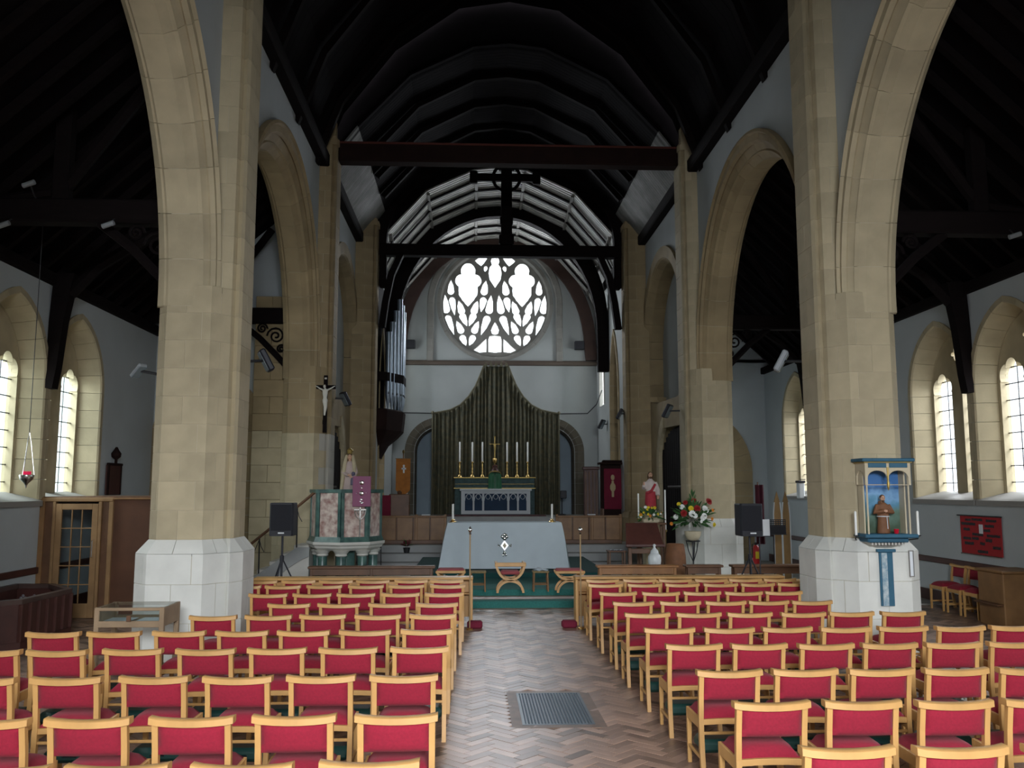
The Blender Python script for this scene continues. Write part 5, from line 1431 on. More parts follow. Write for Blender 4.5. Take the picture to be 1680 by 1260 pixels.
el[0].position = .42; el[0].color = (.06, .10, .06, 1); el[1].position = .98; el[1].color = (.05, .17, .42, 1)
for p, c in ((.6, (.13, .22, .17, 1)), (.74, (.10, .28, .42, 1)), (.86, (.22, .42, .66, 1))): e = el.new(p); e.color = c
L.new(ma.outputs[0], rp.inputs[0]); L.new(rp.outputs[0], N['Principled BSDF'].inputs['Base Color'])
part('painted_back', MB().bb((SX, SYB-.012, 1.98), (.56, .02, .86), .003), m, t)
for x in (SX-.275, SX+.275):
    part('side_panel', MB().bb((x, SYB-.09, 1.98), (.02, .16, .86), .004), CREAM, t)
    part('front_post', MB().tube([(x, SYF+.02, 1.57), (x, SYF+.02, 2.42)], .012, 8), CREAM, t)
arc = plate([(-.30, 0), (.30, 0), (.30, .30), (-.30, .30)], [[(-.272, -.0+.004), (-.006, .004)] + [(-.139 + .133*cos(a), .09 + .10*sin(a)) for a in [pi*k/10 for k in range(11)]], [(.006, .004), (.272, .004)] + [(.139 + .133*cos(a), .09 + .10*sin(a)) for a in [pi*k/10 for k in range(11)]]], .025, lambda a, b, d: (SX + a, SYF + d, 2.20 + b), .003)
part('arched_front', arc, CREAM, t)
part('front_band', MB().bb((SX-.14, SYF-.018, 2.455), (.24, .012, .06), .003).bb((SX+.14, SYF-.018, 2.455), (.24, .012, .06), .003), BLUEPT, t)
part('pendant', MB().lathe([(.006, 0), (.016, .04), (.02, .09), (.012, .12), (.016, .3)], (SX, SYF-.01, 2.13), 8), GOLD, t, 50)
for x in (SX-.29, SX+.29): part('side_arch', plate([(-.15, 0), (.15, 0), (.15, .3), (-.15, .3)], [[(-.13, .005), (.13, .005)] + [(.13*cos(a), .08 + .11*sin(a)) for a in [pi*k/8 for k in range(9)]]], .02, lambda a, b, d: (x + d, (SYF+SYB)/2 + a*.9, 2.2 + b)), CREAM, t)
part('canopy', MB().bb((SX, (SYF+SYB)/2-.02, 2.525), (.70, .36, .045), .01), BLUEPT, t)
part('cornice', MB().bb((SX, (SYF+SYB)/2-.01, 2.495), (.64, .32, .02), .004), GOLD, t)
part('shelf', MB().bb((SX, (SYF+SYB)/2-.02, 1.545), (.70, .36, .05), .012), BLUEPT, t)
part('lower_shelf', MB().bb((SX-.02, SYB-.13, 1.49), (.54, .28, .06), .012), BLUEPT, t)
co = MB()
for k in range(10): co.bb((SX-.22+k*.044, SYB-.17, 1.44), (.02, .14, .03), .003)
part('corbel', MB().sweep([(-.24, -.1), (.22, -.1), (.22, .1), (-.24, .1)], [lambda a, b, z=z, k=k: (SX + a*k, SYB - .1*k + b*k, z) for (z, k) in ((1.37, .35), (1.42, .8), (1.455, 1))]), WHITESTONE, t)
part('dentils', co, WHITESTONE, t)
bp = 11.425
part('strip_cap', MB().bb((SX-.01, bp-.012, 1.35), (.25, .05, .04), .006), BLUEPT, t)
part('blue_strip', MB().bb((SX-.01, bp, .99), (.18, .02, .70), .003), BLUEPT, t)
pn = MB().bb((SX-.035, bp-.012, .98), (.075, .008, .68), .002)
part('strip_inlay', pn, mat('inlay_pale', (.50, .56, .56), .7, .6, 22, col2=(.18, .30, .38)), t)
# friar figure
gx, gy, gz = SX-.02, 11.42, 1.572
t = thing('friar_statue', 'small statue of a friar in a brown habit inside the blue shrine', 'statue', (gx, gy, gz))
mb = MB(); loft(mb, [(gx, gy, gz-.002, .085, .07), (gx, gy, gz+.2, .07, .06), (gx, gy, gz+.30, .085, .06), (gx, gy, gz+.37, .075, .05), (gx, gy, gz+.40, .03, .03)])
for sg in (-1, 1): limb(mb, [(gx+sg*.07, gy, gz+.37), (gx+sg*.115, gy-.02, gz+.27), (gx+sg*.02, gy-.075, gz+.29)], [.03, .035, .028])
loft(mb, [(gx, gy+.03, gz+.37, .05, .04), (gx, gy+.035, gz+.42, .04, .035)])
part('habit', remeshed(mb, .008), BROWNROBE, t, 80)
part('cord', MB().tube([(gx+.078*cos(a), gy+.064*sin(a), gz+.22) for a in [2*pi*k/14 for k in range(14)]], .006, 5, True).tube([(gx+.02, gy-.066, gz+.22), (gx+.025, gy-.07, gz+.06)], .005, 5), LACE, t)
hm = MB(); hand(hm, (gx-.02, gy-.08, gz+.29), (1, -.2, .2), (0, -1, 0), .025); hand(hm, (gx+.02, gy-.085, gz+.285), (-1, -.2, .2), (0, -1, 0), .025)
part('hands', hm, SKIN, t, 60)
head(t, gx, gy-.005, gz+.455, .04, SKIN, HAIR, True, False)
single('votive_glass', MB().lathe([(.026, 0), (.033, .06), (.03, .06), (.024, .01)], (SX+.1, 11.32, 1.572), 12), mat('ruby_glass', (.5, .01, .03), .1), 'small red votive glass on the shrine shelf', 'candle', None, 50, (SX+.1, 11.32, 1.572))
for x, lab, sg in ((5.0, 'white candle on an iron wall bracket, left of the shrine', 1), (5.83, 'white candle on an iron wall bracket, right of the shrine', -1)):
    t = thing('bracket_candle', lab, 'candle', (x, 11.45, 1.5), 'candles beside the shrine')
    part('bracket', MB().tube([(x, 11.42, 1.54), (x, 11.44, 1.50), (x + sg*.06, 11.56, 1.48), (x + sg*.09, 11.72, 1.49)], .009, 6).lathe([(.012, 0), (.035, .012), (.035, .02)], (x, 11.42, 1.53), 10), IRON, t)
    part('wax', MB().lathe([(.016, 0), (.016, .30), (.006, .31)], (x, 11.42, 1.55), 10), WAX, t, 50)
t = thing('narrow_plaque', 'tall narrow grey-framed plaque on the white plinth below the shrine', 'plaque', (5.725, bp, 1.18))
part('frame', plate([(-.032, -.17), (.032, -.17), (.032, .17), (-.032, .17)], [[(-.022, -.158), (.022, -.158), (.022, .158), (-.022, .158)]], .016, lambda a, b, d: (5.72 + a, bp + d, 1.18 + b)), mat('frame_grey', (.22, .21, .19), .6), t)
part('card', MB().bb((5.72, bp+.003, 1.18), (.046, .006, .32), .001), PAPER, t)
# ================================================================== right aisle wall
t = thing('red_banner', 'red wall banner with rows of black lettering and a small white figure', 'banner', (8.86, 15.2, 1.34))
part('cloth', MB().bb((8.875, 15.2, 1.335), (.012, 1.25, .66), .003), REDB, t)
for (ya, yb, z, h) in ((14.70, 14.98, 1.60, .045), (15.12, 15.42, 1.61, .045), (15.48, 15.66, 1.60, .04), (14.78, 15.02, 1.51, .05), (15.34, 15.76, 1.53, .05), (14.90, 15.08, 1.43, .05), (15.52, 15.72, 1.43, .05), (14.62, 14.98, 1.345, .045), (15.12, 15.42, 1.35, .05),
                       (14.86, 15.04, 1.265, .06), (15.26, 15.46, 1.28, .05), (15.5, 15.74, 1.27, .05), (15.08, 15.22, 1.20, .05), (15.42, 15.7, 1.185, .055), (14.62, 14.82, 1.15, .05), (15.0, 15.3, 1.06, .05)):
    rn = random.Random(int(ya*100)); y = ya; mb = MB()
    while y < yb:
        w_ = rn.uniform(.022, .035)
        for q in range(3):
            mb.bb((8.866, y + w_*q/3 + .004, z + rn.uniform(-.006, .006)), (.006, .008, h*rn.uniform(.75, 1)), .001)
        mb.bb((8.866, y + w_*.4, z + rn.choice((-.4, 0, .4))*h), (.006, w_*.9, .009), .001); y += w_ + .008
    part('lettering', mb, IRON, t)
part('white_figure', MB().bb((8.866, 15.17, 1.45), (.008, .12, .16), .02).bb((8.865, 15.16, 1.45), (.01, .04, .12), .01), PAPER, t)
part('hanging_rod', MB().tube([(8.86, 14.54, 1.675), (8.86, 15.9, 1.675)], .012, 6), IRON, t)
part('lower_rod', MB().tube([(8.862, 14.57, .995), (8.862, 15.83, .995)], .013, 6), SILVER, t)
t = thing('oak_cabinet', 'brown oak pew end cabinet at the right edge by the wall chairs', 'cabinet', (8.5, 13.9, 0))
part('body', MB().bb((8.52, 13.85, .42), (.66, .7, .84), .015), OAKM, t)
part('top', MB().bb((8.52, 13.85, .86), (.72, .76, .04), .012), OAKM, t)
part('shelf', MB().bb((8.15, 13.85, .36), (.12, .66, .03), .006), OAKD, t)
t = thing('white_lantern', 'small white lantern hanging by the far right aisle window', 'lantern', (8.75, 23.4, 1.9))
part('shade', MB().bb((8.78, 23.4, 2.1), (.16, .2, .42), .02), PAPER, t)
part('cap', MB().bb((8.78, 23.4, 2.34), (.2, .24, .06), .015), BLACK, t)
part('bracket', MB().tube([(8.92, 23.4, 2.4), (8.78, 23.4, 2.4), (8.78, 23.4, 2.35)], .012, 6), IRON, t)
# ================================================================== left aisle
t = thing('glazed_lobby', 'oak framed inner lobby with glazed door against the left wall', 'lobby', (-6.3, 15.3, 0))
t['kind'] = 'structure'
fy = 15.3
part('head_rail', MB().bb((-6.70, fy, 1.97), (1.22, .10, .07), .01), OAKM if False else mat('oak_pale', (.34, .195, .085), .5, .3, 4), t)
OP = MATS['oak_pale']
for x, w_ in ((-7.26, .08), (-7.06, .05), (-6.30, .05), (-6.12, .07)): part('post', MB().bb((x, fy, .97), (w_, .09, 1.94), .008), OP if x > -7.2 else OAKM, t)
part('side_light', MB().bb((-7.16, fy, .97), (.14, .02, 1.93), .003), OAKD, t)
part('side_light', MB().bb((-6.21, fy, .97), (.12, .02, 1.93), .003), OAKD, t)
part('flank_panel', MB().bb((-5.56, fy+.03, .99), (1.06, .05, 1.98), .006), mat('panel_brown', (.115, .045, .02), .5, .3, 3), t)
part('flank_top', MB().bb((-5.56, fy, 1.985), (1.08, .1, .03), .006), OAKM, t)
part('return_wall', MB().box(-5.06, -5.02, fy+.02, 17.6, 0, 1.98).box(-7.28, -5.02, 17.56, 17.6, 0, 1.98), OAKD, t)
part('lobby_roof', MB().box(-7.28, -5.02, fy, 17.6, 1.985, 2.02), OAKD, t)
d = thing('glazed_door', 'oak door with fifteen glass panes and a steel pull handle, left aisle', 'door', (-6.68, fy-.02, .01))
x0, x1 = -7.03, -6.33
for x in (x0+.05, x1-.05): part('stile', MB().bb((x, fy-.02, .955), (.10, .045, 1.89), .006), OP, d)
for z, h in ((.13, .24), (1.85, .10)): part('rail', MB().bb(((x0+x1)/2, fy-.02, z), (x1-x0-.2, .045, h), .006), OP, d)
gx0, gx1, gz0, gz1 = x0+.10, x1-.10, .25, 1.80
for k in (1, 2): part('glazing_bar', MB().bb((gx0+(gx1-gx0)*k/3, fy-.02, (gz0+gz1)/2), (.018, .03, gz1-gz0), .003), OP, d)
for k in range(1, 5): part('glazing_bar', MB().bb(((gx0+gx1)/2, fy-.022, gz0+(gz1-gz0)*k/5), (gx1-gx0, .03, .018), .003), OP, d)
pm = mesh_of('pane', MB().add([(-.08, 0, -.155), (.08, 0, -.155), (.08, 0, .155), (-.08, 0, .155)], [(0,1,2,3)]), GLASSD)
for i in range(3):
    for k in range(5): link('pane', pm, d, (gx0+(gx1-gx0)*(i+.5)/3 + 6.68, .004, gz0+(gz1-gz0)*(k+.5)/5 - .01))
part('pull_handle', MB().tube([(x1-.05, fy-.05, 1.0), (x1-.05, fy-.10, 1.02), (x1-.05, fy-.10, 1.28), (x1-.05, fy-.05, 1.30)], .014, 8), CHROME, d)
t = thing('wall_board', 'dark carved wooden board with a finial on the left wall past the windows', 'board', (-7.25, 18.1, 2.04))
part('board', MB().bb((-7.26, 18.12, 2.33), (.06, .62, .60), .01), MAHOG, t)
part('frame', MB().bb((-7.235, 18.12, 2.64), (.06, .68, .05), .01).bb((-7.235, 17.82, 2.33), (.04, .05, .6), .008).bb((-7.235, 18.42, 2.33), (.04, .05, .6), .008), WDARK2, t)
part('finial', MB().lathe([(.03, 0), (.03, .08), (.09, .13), (.10, .2), (.05, .27), (.02, .33)], (-7.22, 18.12, 2.66), 10), WDARK2, t, 50)
t = thing('sanctuary_lamp', 'silver hanging lamp with a glowing red glass, left aisle windows', 'lamp', (-6.68, 13.5, 2.3))
lx, ly, lz = -6.68, 13.5, 2.30
part('bowl', MB().lathe([(.01, -.14), (.015, -.1), (.03, -.07), (.09, -.01), (.105, .04), (.10, .06), (.09, .06), (.02, -.02)], (lx, ly, lz), 16), SILVER, t, 50)
rg = mat('ruby_lit', (.6, .01, .06), .2)
rg.node_tree.nodes['Principled BSDF'].inputs['Emission Color'].default_value = (1, .03, .12, 1); rg.node_tree.nodes['Principled BSDF'].inputs['Emission Strength'].default_value = .35
part('red_glass', MB().lathe([(.05, .03), (.06, .07), (.06, .11), (.052, .11), (.045, .05)], (lx, ly, lz), 14), rg, t, 50)
for k in range(3):
    a = 2*pi*k/3 + .4; part('chain', MB().tube([(lx+.1*cos(a), ly+.1*sin(a), lz+.05), (lx+.03*cos(a), ly+.03*sin(a), lz+.55), (lx, ly, lz+.7)], .005, 5), SILVER, t)
part('suspension', MB().tube([(lx, ly, lz+.68), (lx, ly, 6.62)], .006, 5), IRON, t)
t = thing('children_pen', 'low dark carved timber enclosure with sloping rim by the left edge', 'enclosure', (-6.7, 13.0, 0))
pl = [(-7.2, 14.45), (-6.62, 14.43), (-6.03, 13.72), (-6.10, 12.4), (-6.6, 12.0), (-7.2, 12.0)]
def wallband(poly, th, z0, z1, closed=True):
    mb = MB(); n = len(poly); inn = offs(poly, th)
    v = [(*p, z) for (ps, z) in ((poly, z0), (poly, z1), (inn, z1), (inn, z0)) for p in ps]
    return mb.add(v, [(r*n+i, r*n+(i+1)%n, ((r+1)%4)*n+(i+1)%n, ((r+1)%4)*n+i) for r in range(4) for i in range(n)])
part('panelling', wallband(pl, .04, 0, .62), MAHOG, t)
part('rim', wallband(offs(pl, -.02), .10, .60, .665), mat('rim_brown', (.10, .06, .05), .35, .3, 4), t)
part('plinth', wallband(offs(pl, -.03), .05, 0, .10), MAHOG, t)
for i in range(len(pl)-1):
    a, b = Vector(pl[i]), Vector(pl[i+1]); nrm = Vector(((b-a).y, -(b-a).x)).normalized()
    if nrm.dot((a+b)/2 - Vector((-6.7, 13.2))) < 0: nrm = -nrm
    n = max(2, int((b-a).length / .22))
    for k in range(n + 1):
        p = a + (b-a)*k/n + nrm*.012; part('stile', MB().bb((p.x, p.y, .35), (.045, .045, .5), .008), MAHOG, t)
qf = MB()
for k in range(5):
    for (dx, dz) in ((0,.035),(0,-.035),(.035,0),(-.035,0)): qf.ball((-7.05+k*.17+dx, 14.385, .45+dz), (.024, .012, .024), 8, 4)
part('quatrefoils', qf, mat('carving_pale', (.25, .24, .26), .7), t, kind='stuff')
# display case in front of the left pier
t = thing('display_case', 'low oak glass-topped display case on legs before the left foreground pier', 'display case', (-3.87, 10.58, 0))
c0, c1, d0, d1 = -4.26, -3.48, 10.3, 10.86
OG = mat('oak_greyish', (.36, .25, .15), .45, .3, 4)
for x in (c0+.03, c1-.03):
    for y in (d0+.03, d1-.03): part('leg', MB().bb((x, y, .41), (.055, .055, .82), .005), OG, t)
for y in (d0+.02, d1-.02): part('case_rail', MB().bb(((c0+c1)/2, y, .635), (c1-c0-.1, .035, .07), .005).bb(((c0+c1)/2, y, .80), (c1-c0-.1, .035, .035), .005), OG, t)
for x in (c0+.02, c1-.02): part('side_panel', MB().bb((x, (d0+d1)/2, .71), (.03, d1-d0-.1, .21), .005), OG, t)
part('case_floor', MB().bb(((c0+c1)/2, (d0+d1)/2, .63), (c1-c0-.06, d1-d0-.06, .02), .003), OG, t)
part('glass_top', MB().bb(((c0+c1)/2, (d0+d1)/2, .818), (c1-c0-.04, d1-d0-.04, .008), .001), GLASSD, t)
part('front_glass', MB().bb(((c0+c1)/2, d0+.02, .725), (c1-c0-.1, .006, .115), .001), GLASSD, t)
part('lock', MB().bb(((c0+c1)/2, d0-.003, .70), (.05, .02, .07), .004), OAKD, t)
for k, dx in enumerate((-.2, .17)):
    single('display_sheet', MB().bb((-3.87+dx, 10.57, .648), (.3, .34, .008), .002), PAPER, '%s pale document lying inside the display case' % ('left' if k == 0 else 'right'), 'document', 'documents in the display case', None, (-3.87+dx, 10.57, .648))
single('notice_board', MB().bb((-7.27, 13.05, 1.42), (.04, .5, .62), .008), GREENS, 'dark green notice board on the left wall at the picture edge', 'board', None, None, (-7.27, 13.05, 1.42))
single('hanging_cord', MB().tube([(-7.28, 13.62, 1.70), (-7.28, 13.62, 1.2), (-7.28, 13.63, 1.05)], .006, 5).ball((-7.28, 13.62, 1.7), .025, 8, 5), IRON, 'thin dark cord hanging on the left wall below the windows', 'cord', None, None, (-7.28, 13.62, 1.4))
# ================================================================== chancel furniture
def stall_front(x0, x1, y, label):
    t = thing('choir_desk', label, 'desk', ((x0+x1)/2, y, .635), 'choir desks')
    part('cap_rail', MB().bb(((x0+x1)/2, y, 1.385), (x1-x0, .14, .05), .012), OAKM, t)
    part('plinth', MB().bb(((x0+x1)/2, y, .69), (x1-x0, .1, .11), .01), OAKD, t)
    n = round((x1-x0) / .43)
    for k in range(n):
        a, b = x0 + (x1-x0)*k/n, x0 + (x1-x0)*(k+1)/n
        part('panel', MB().bb(((a+b)/2, y, 1.05), (b-a-.02, .03, .62), .006), OAKM, t)
        part('muntin', MB().bb((a+.015, y-.012, 1.05), (.035, .045, .62), .005), OAKD, t)
    for x in (x0 + .03, x0+(x1-x0)*.55, x1 - .03): part('post', MB().bb((x, y, 1.04), (.07, .09, .81), .01), OAKM, t)
stall_front(-2.6, -.75, 24.75, 'panelled brown oak choir stall front, left of the altar')
stall_front(2.3, 4.15, 24.75, 'panelled brown oak choir stall front, right of the altar')
single('service_book', MB().bb((-1.32, 24.72, 1.4305), (.24, .12, .03), .008), PAPER, 'white service book lying on the left choir stall front', 'book', None, None, (-1.32, 24.72, 1.41))
single('service_book', MB().bb((3.3, 24.72, 1.432), (.22, .12, .03), .008), PAPER, 'white service book lying on the right choir stall front', 'book', None, None, (3.3, 24.72, 1.41))
t = thing('choir_stall', 'dark wooden stall behind the pulpit draped with a crimson cloth', 'stall', (-2.35, 25.5, .63))
part('seat_box', MB().bb((-2.3, 25.55, .9), (.8, .5, .54), .015), OAKD, t)
part('back', MB().bb((-2.15, 25.78, 1.4), (.6, .06, 1.2), .02), OAKD, t)
part('crimson_cloth', MB().bb((-2.5, 25.3, 1.62), (.30, .06, .70), .02), REDD, t)
part('finial', MB().lathe([(.05, 0), (.07, .05), (.03, .1)], (-2.15, 25.78, 2.0), 8), OAKD, t)
t = thing('orange_banner', 'orange processional banner with pointed hem on a pole by the left door arch', 'banner', (-2.07, 26.0, .63))
part('pole', MB().tube([(-2.07, 26.04, .63), (-2.07, 26.04, 3.2)], .018, 8), OAKM, t)
part('cross_bar', MB().tube([(-2.30, 26.02, 3.03), (-1.84, 26.02, 3.03)], .014, 6), OAKM, t)
part('finial', MB().lathe([(.02, 0), (.04, .05), (.01, .12)], (-2.07, 26.04, 3.18), 8), BRASS, t)
part('foot', MB().lathe([(.16, 0), (.16, .04), (.03, .08)], (-2.07, 26.04, .63), 12), OAKD, t)
part('cloth', MB().prism([(-2.28, 3.02), (-1.86, 3.02), (-1.86, 2.12), (-1.95, 2.02), (-2.07, 1.96), (-2.19, 2.02), (-2.28, 2.12)], 25.985, 26.0, 'y'), ORANGE, t)
part('emblem', MB().bb((-2.05, 25.98, 2.72), (.05, .01, .22), .004).bb((-2.05, 25.98, 2.74), (.13, .01, .05), .004).ball((-2.05, 25.98, 2.82), (.035, .008, .035), 8, 5), PAPER, t)
t = thing('furled_white_pole', 'white cloth strip hanging below the orange banner', 'cloth', (-2.02, 26.36, .63)); t['label'] = 'white wooden post standing behind the orange banner'; t.name = 'white_post'; t['category'] = 'post'
part('shaft', MB().bb((-2.02, 26.36, 1.42), (.14, .04, 1.57), .006), PAPER, t)
t = thing('poinsettia', 'small red potted plant on the stone step left of the altar', 'plant', (-1.8, 24.2, .43))
part('pot', MB().lathe([(.07, 0), (.09, .12), (.1, .14), (.08, .14)], (-1.8, 24.2, .43), 12), IRON, t)
for k in range(26):
    a = random.uniform(0, 6.28); e = random.uniform(.0, 1.3); o = link('leaf', leafm if k % 3 == 0 else mesh_of('red_bract', plant_leaf(), REDD), t, (.05*cos(a), .05*sin(a), .17 + .08*sin(e)))
    o.rotation_euler = Vector((cos(a)*cos(e), sin(a)*cos(e), sin(e))).to_track_quat('Y', 'Z').to_euler(); o.scale = (.16, .15, .15)
t = thing('microphone_stand', 'slim black microphone stand with round base between pulpit and altar', 'stand', (-2.35, 22.9, .012))
part('base', MB().lathe([(.2, 0), (.2, .02), (.15, .08), (.03, .12)], (-2.35, 22.9, .012), 16), BLACK, t)
part('pole', MB().tube([(-2.35, 22.9, .1), (-2.37, 22.9, 1.25)], .012, 6), BLACK, t)
part('microphone', MB().tube([(-2.37, 22.9, 1.24), (-2.40, 22.82, 1.34)], [.018, .028], 8), BLACK, t)
# stall canopy with red hanging on the right
t = thing('canopied_stall', 'dark carved canopied stall with a deep red embroidered hanging, right of the chancel', 'stall', (4.1, 27.2, .63))
part('back_frame', MB().bb((4.28, 27.3, 1.8), (.70, .10, 2.3), .02), WDARK2, t)
part('canopy', MB().bb((4.28, 27.15, 2.93), (.86, .42, .07), .015), WDARK2, t)
part('crest', MB().bb((4.28, 27.15, 3.0), (.6, .3, .06), .02), WDARK2, t)
part('seat', MB().bb((4.28, 27.0, 1.0), (.66, .5, .08), .015).bb((4.28, 27.05, .80), (.6, .44, .34), .01), OAKD, t)
for sg in (-1, 1): part('arm_post', MB().bb((4.28+sg*.35, 26.98, 1.1), (.06, .5, .9), .01), OAKD, t)
part('hanging', MB().bb((4.30, 27.19, 2.15), (.54, .03, 1.25), .01), REDD, t)
part('embroidery', MB().bb((4.30, 27.165, 2.15), (.07, .012, .5), .004).ball((4.30, 27.165, 2.5), (.06, .01, .09), 8, 5).ball((4.30, 27.165, 2.2), (.09, .01, .14), 8, 5), mat('embroidery_gold', (.42, .32, .17), .6), t)
t = thing('carved_screen', 'narrow dark red-brown carved wooden screen left of the canopied stall', 'screen', (3.72, 27.9, .63))
part('frame', MB().bb((3.72, 27.9, 1.7), (.46, .08, 2.14), .015), MAHOG, t)
part('cornice', MB().bb((3.72, 27.88, 2.80), (.54, .16, .10), .02), MAHOG, t)
for k in range(4): part('slat', MB().bb((3.55+k*.113, 27.85, 1.75), (.05, .04, 1.9), .01), OAKD, t)
# organ case on the left chancel wall
OX = -2.98
t = thing('organ', 'pipe organ with silver pipes on a dark corbelled case, left chancel wall', 'organ', (OX, 28.0, 4))
plan = [(0, 26.75), (.30, 26.95), (.70, 27.75), (.70, 28.6), (.35, 29.2), (0, 29.3)]
op = lambda k, z0: [(OX + u * k, 28.0 + (y - 28.0) * (k * .6 + .4)) for (u, y) in plan]
cs = MB(); lv = [(3.1, .05), (3.5, .35), (3.75, .75), (3.95, 1.0), (4.55, 1.08), (4.6, .96)]
n = len(plan); cs.v = [(*p, z) for (z, k) in lv for p in op(k, z)]
cs.f = [(i*n+j, i*n+(j+1) % n, (i+1)*n+(j+1) % n, (i+1)*n+j) for i in range(len(lv)-1) for j in range(n)] + [tuple(range(n))[::-1], tuple(range((len(lv)-1)*n, len(lv)*n))]
part('corbelled_case', cs, WDARK2, t)
band = MB(); v = [(*p, z) for (k, z) in ((1.07, 5.45), (1.07, 5.72), (.98, 5.72), (.98, 5.45)) for p in op(k, z)]
band.add(v, [(r*n+i, r*n+(i+1) % n, ((r+1) % 4)*n+(i+1) % n, ((r+1) % 4)*n+i) for r in range(4) for i in range(n-1)])
part('pipe_rail', band, WDARK, t)
part('case_back', MB().box(OX-.15, OX+.02, 26.75, 29.3, 4.5, 8.6), WDARK, t)
edge = [Vector(p) for p in op(.93, 0)]
pos = []
for (a, b, m_) in ((1, 2, 4), (2, 3, 5), (3, 4, 4)):
    for k in range(m_): pos.append((edge[a] + (edge[b]-edge[a]) * (k+.5)/m_, (b == 2, k, m_)))
hts = [7.0, 7.35, 7.75, 8.15, 8.0, 7.6, 7.3, 7.55, 7.9, 7.9, 7.5, 7.1, 6.8]
for (p, _), h in zip(pos, hts):
    r = .088
    q = thing('pipe', None, None, (0, 0, 0)); bpy.data.objects.remove(q)
    pb = MB().lathe([(.02, 4.58), (r*.95, 5.0 if _[0] else 4.95), (r, 5.02), (r, h), (r*.93, h), (r*.93, h-.1)], (p.x, p.y, 0), 14)
    o = part('pipe', pb, PIPE, t, 50)
    d_ = Vector((p.x - (OX+.0), p.y - 28.0)).normalized()
    part('pipe_mouth', MB().bb((p.x + d_.x*r*.92, p.y + d_.y*r*.92, 5.08), (.05, .05, .06), .008), mat('pipe_shadow', (.06, .07, .08), .6), o)
# ================================================================== high altar, gradine, cross, candles
HX, HY = .77, 30.7
t = thing('high_altar', 'high altar with a white openwork lace front over dark blue, under the curtain', 'altar', (HX, HY, 1.215))
part('core', MB().bb((HX, HY+.33, 1.68), (2.36, .5, .90), .01), NAVY, t)
part('mensa', MB().bb((HX, HY+.27, 2.115), (2.50, .64, .07), .015), LACE, t)
W2, z0, z1 = 1.20, 1.28, 2.08
edges = [(-1.07, -.80), (-.74, -.47), (-.40, .40), (.47, .74), (.80, 1.07)]
hl = []
for (a, b) in edges: hl.append([(a, .12), (b, .12), (b, .50), (b, .70), (a, .70), (a, .50)])
part('lace_front', plate([(-W2, 0), (W2, 0), (W2, z1-z0), (-W2, z1-z0)], hl, .02, lambda a, b, d: (HX+a, HY+.035+d, z0+b)), LACE, t)
tr = MB()
for (a, b) in edges:
    m_ = max(1, round((b-a)/.27)); w_ = (b-a)/m_
    for k in range(m_):
        c = a + w_*(k+.5)
        for off in (-1, 1): tr.tube([(HX + c + off*w_*.5*cos(q), HY+.03, z0+.46+.23*sin(q)) for q in [pi*.5*i/6 for i in range(7)]][::-1], .011, 5)
        tr.tube([(HX + c + w_*.28*cos(q), HY+.03, z0+.60+.09*sin(q)) for q in [2*pi*i/12 for i in range(12)]], .008, 5, True)
part('lace_tracery', tr, LACE, t)
part('footpace', MB().bb((HX, HY-.2, 1.235), (3.4, 1.0, .05), .01), mat('rug_pattern', (.12, .05, .05), .9, .6, 8), t)
g = thing('gradine', 'gold-edged blue-green shelf unit behind the high altar', 'shelf', (.75, 31.3, 2.15))
part('body', MB().bb((.75, 31.62, 1.87), (2.84, .36, 1.30), .01), mat('gradine_teal', (.05, .10, .10), .7, .4, 8), g)
part('shelf_edge', MB().bb((.75, 31.60, 2.545), (2.92, .42, .035), .008), GOLD, g)
part('lower_edge', MB().bb((.75, 31.42, 2.17), (2.92, .04, .03), .006), GOLD, g)
part('mid_line', MB().bb((.75, 31.435, 2.32), (2.84, .02, .012), .003), GOLD, g)
t = thing('tabernacle', 'domed tabernacle under a green silk veil at the centre of the gradine', 'tabernacle', (.75, 31.2, 2.15))
vl = MB(); nn = 28
for z, r in ((2.16, .235), (2.3, .225), (2.5, .215), (2.66, .205), (2.72, .17), (2.75, .05)):
    vl.v += [(.75 + (r + .012*cos(k*pi))*cos(2*pi*k/nn), 31.12 + (r+.012*cos(k*pi))*.75*sin(2*pi*k/nn), z) for k in range(nn)]
vl.f = [(i*nn+k, i*nn+(k+1) % nn, (i+1)*nn+(k+1) % nn, (i+1)*nn+k) for i in range(5) for k in range(nn)] + [tuple(range(5*nn, 6*nn))]
part('veil', vl, GREENS, t, 40)
part('gilt_rim', MB().tube([(.75 + .215*cos(a), 31.12+.165*sin(a), 2.665 + .10*max(0, sin(a+pi))) for a in [2*pi*k/28 for k in range(28)]], .016, 6, True), GOLD, t)
part('domed_top', MB().lathe([(.16, 2.72), (.13, 2.8), (.08, 2.9), (.10, 2.95), (.03, 3.0)], (.75, 31.12, 0), 14), MAHOG, t, 50)
t = thing('altar_crucifix', 'tall gilt crucifix standing above the green tabernacle', 'crucifix', (.75, 31.52, 2.56))
part('stem', MB().lathe([(.09, 2.565), (.07, 2.62), (.03, 2.7), (.022, 3.05), (.05, 3.1), (.02, 3.16), (.014, 3.9)], (.75, 31.52, 0), 10), GOLD, t, 50)
part('cross', MB().bb((.75, 31.51, 3.68), (.03, .02, .62), .004).bb((.75, 31.51, 3.74), (.34, .02, .03), .004).ball((.58, 31.51, 3.74), .025, 6, 4).ball((.92, 31.51, 3.74), .025, 6, 4).ball((.75, 31.51, 4.0), .03, 6, 4), GOLD, t)
mb = MB(); loft(mb, [(.75, 31.47, 3.46, .02, .02), (.755, 31.47, 3.6, .032, .024), (.75, 31.47, 3.72, .036, .024), (.75, 31.47, 3.745, .012, .012)]); mb.ball((.745, 31.465, 3.775), (.02, .02, .026), 7, 5)
for sg in (-1, 1): limb(mb, [(.75+sg*.03, 31.47, 3.725), (.75+sg*.13, 31.485, 3.76)], [.013, .009])
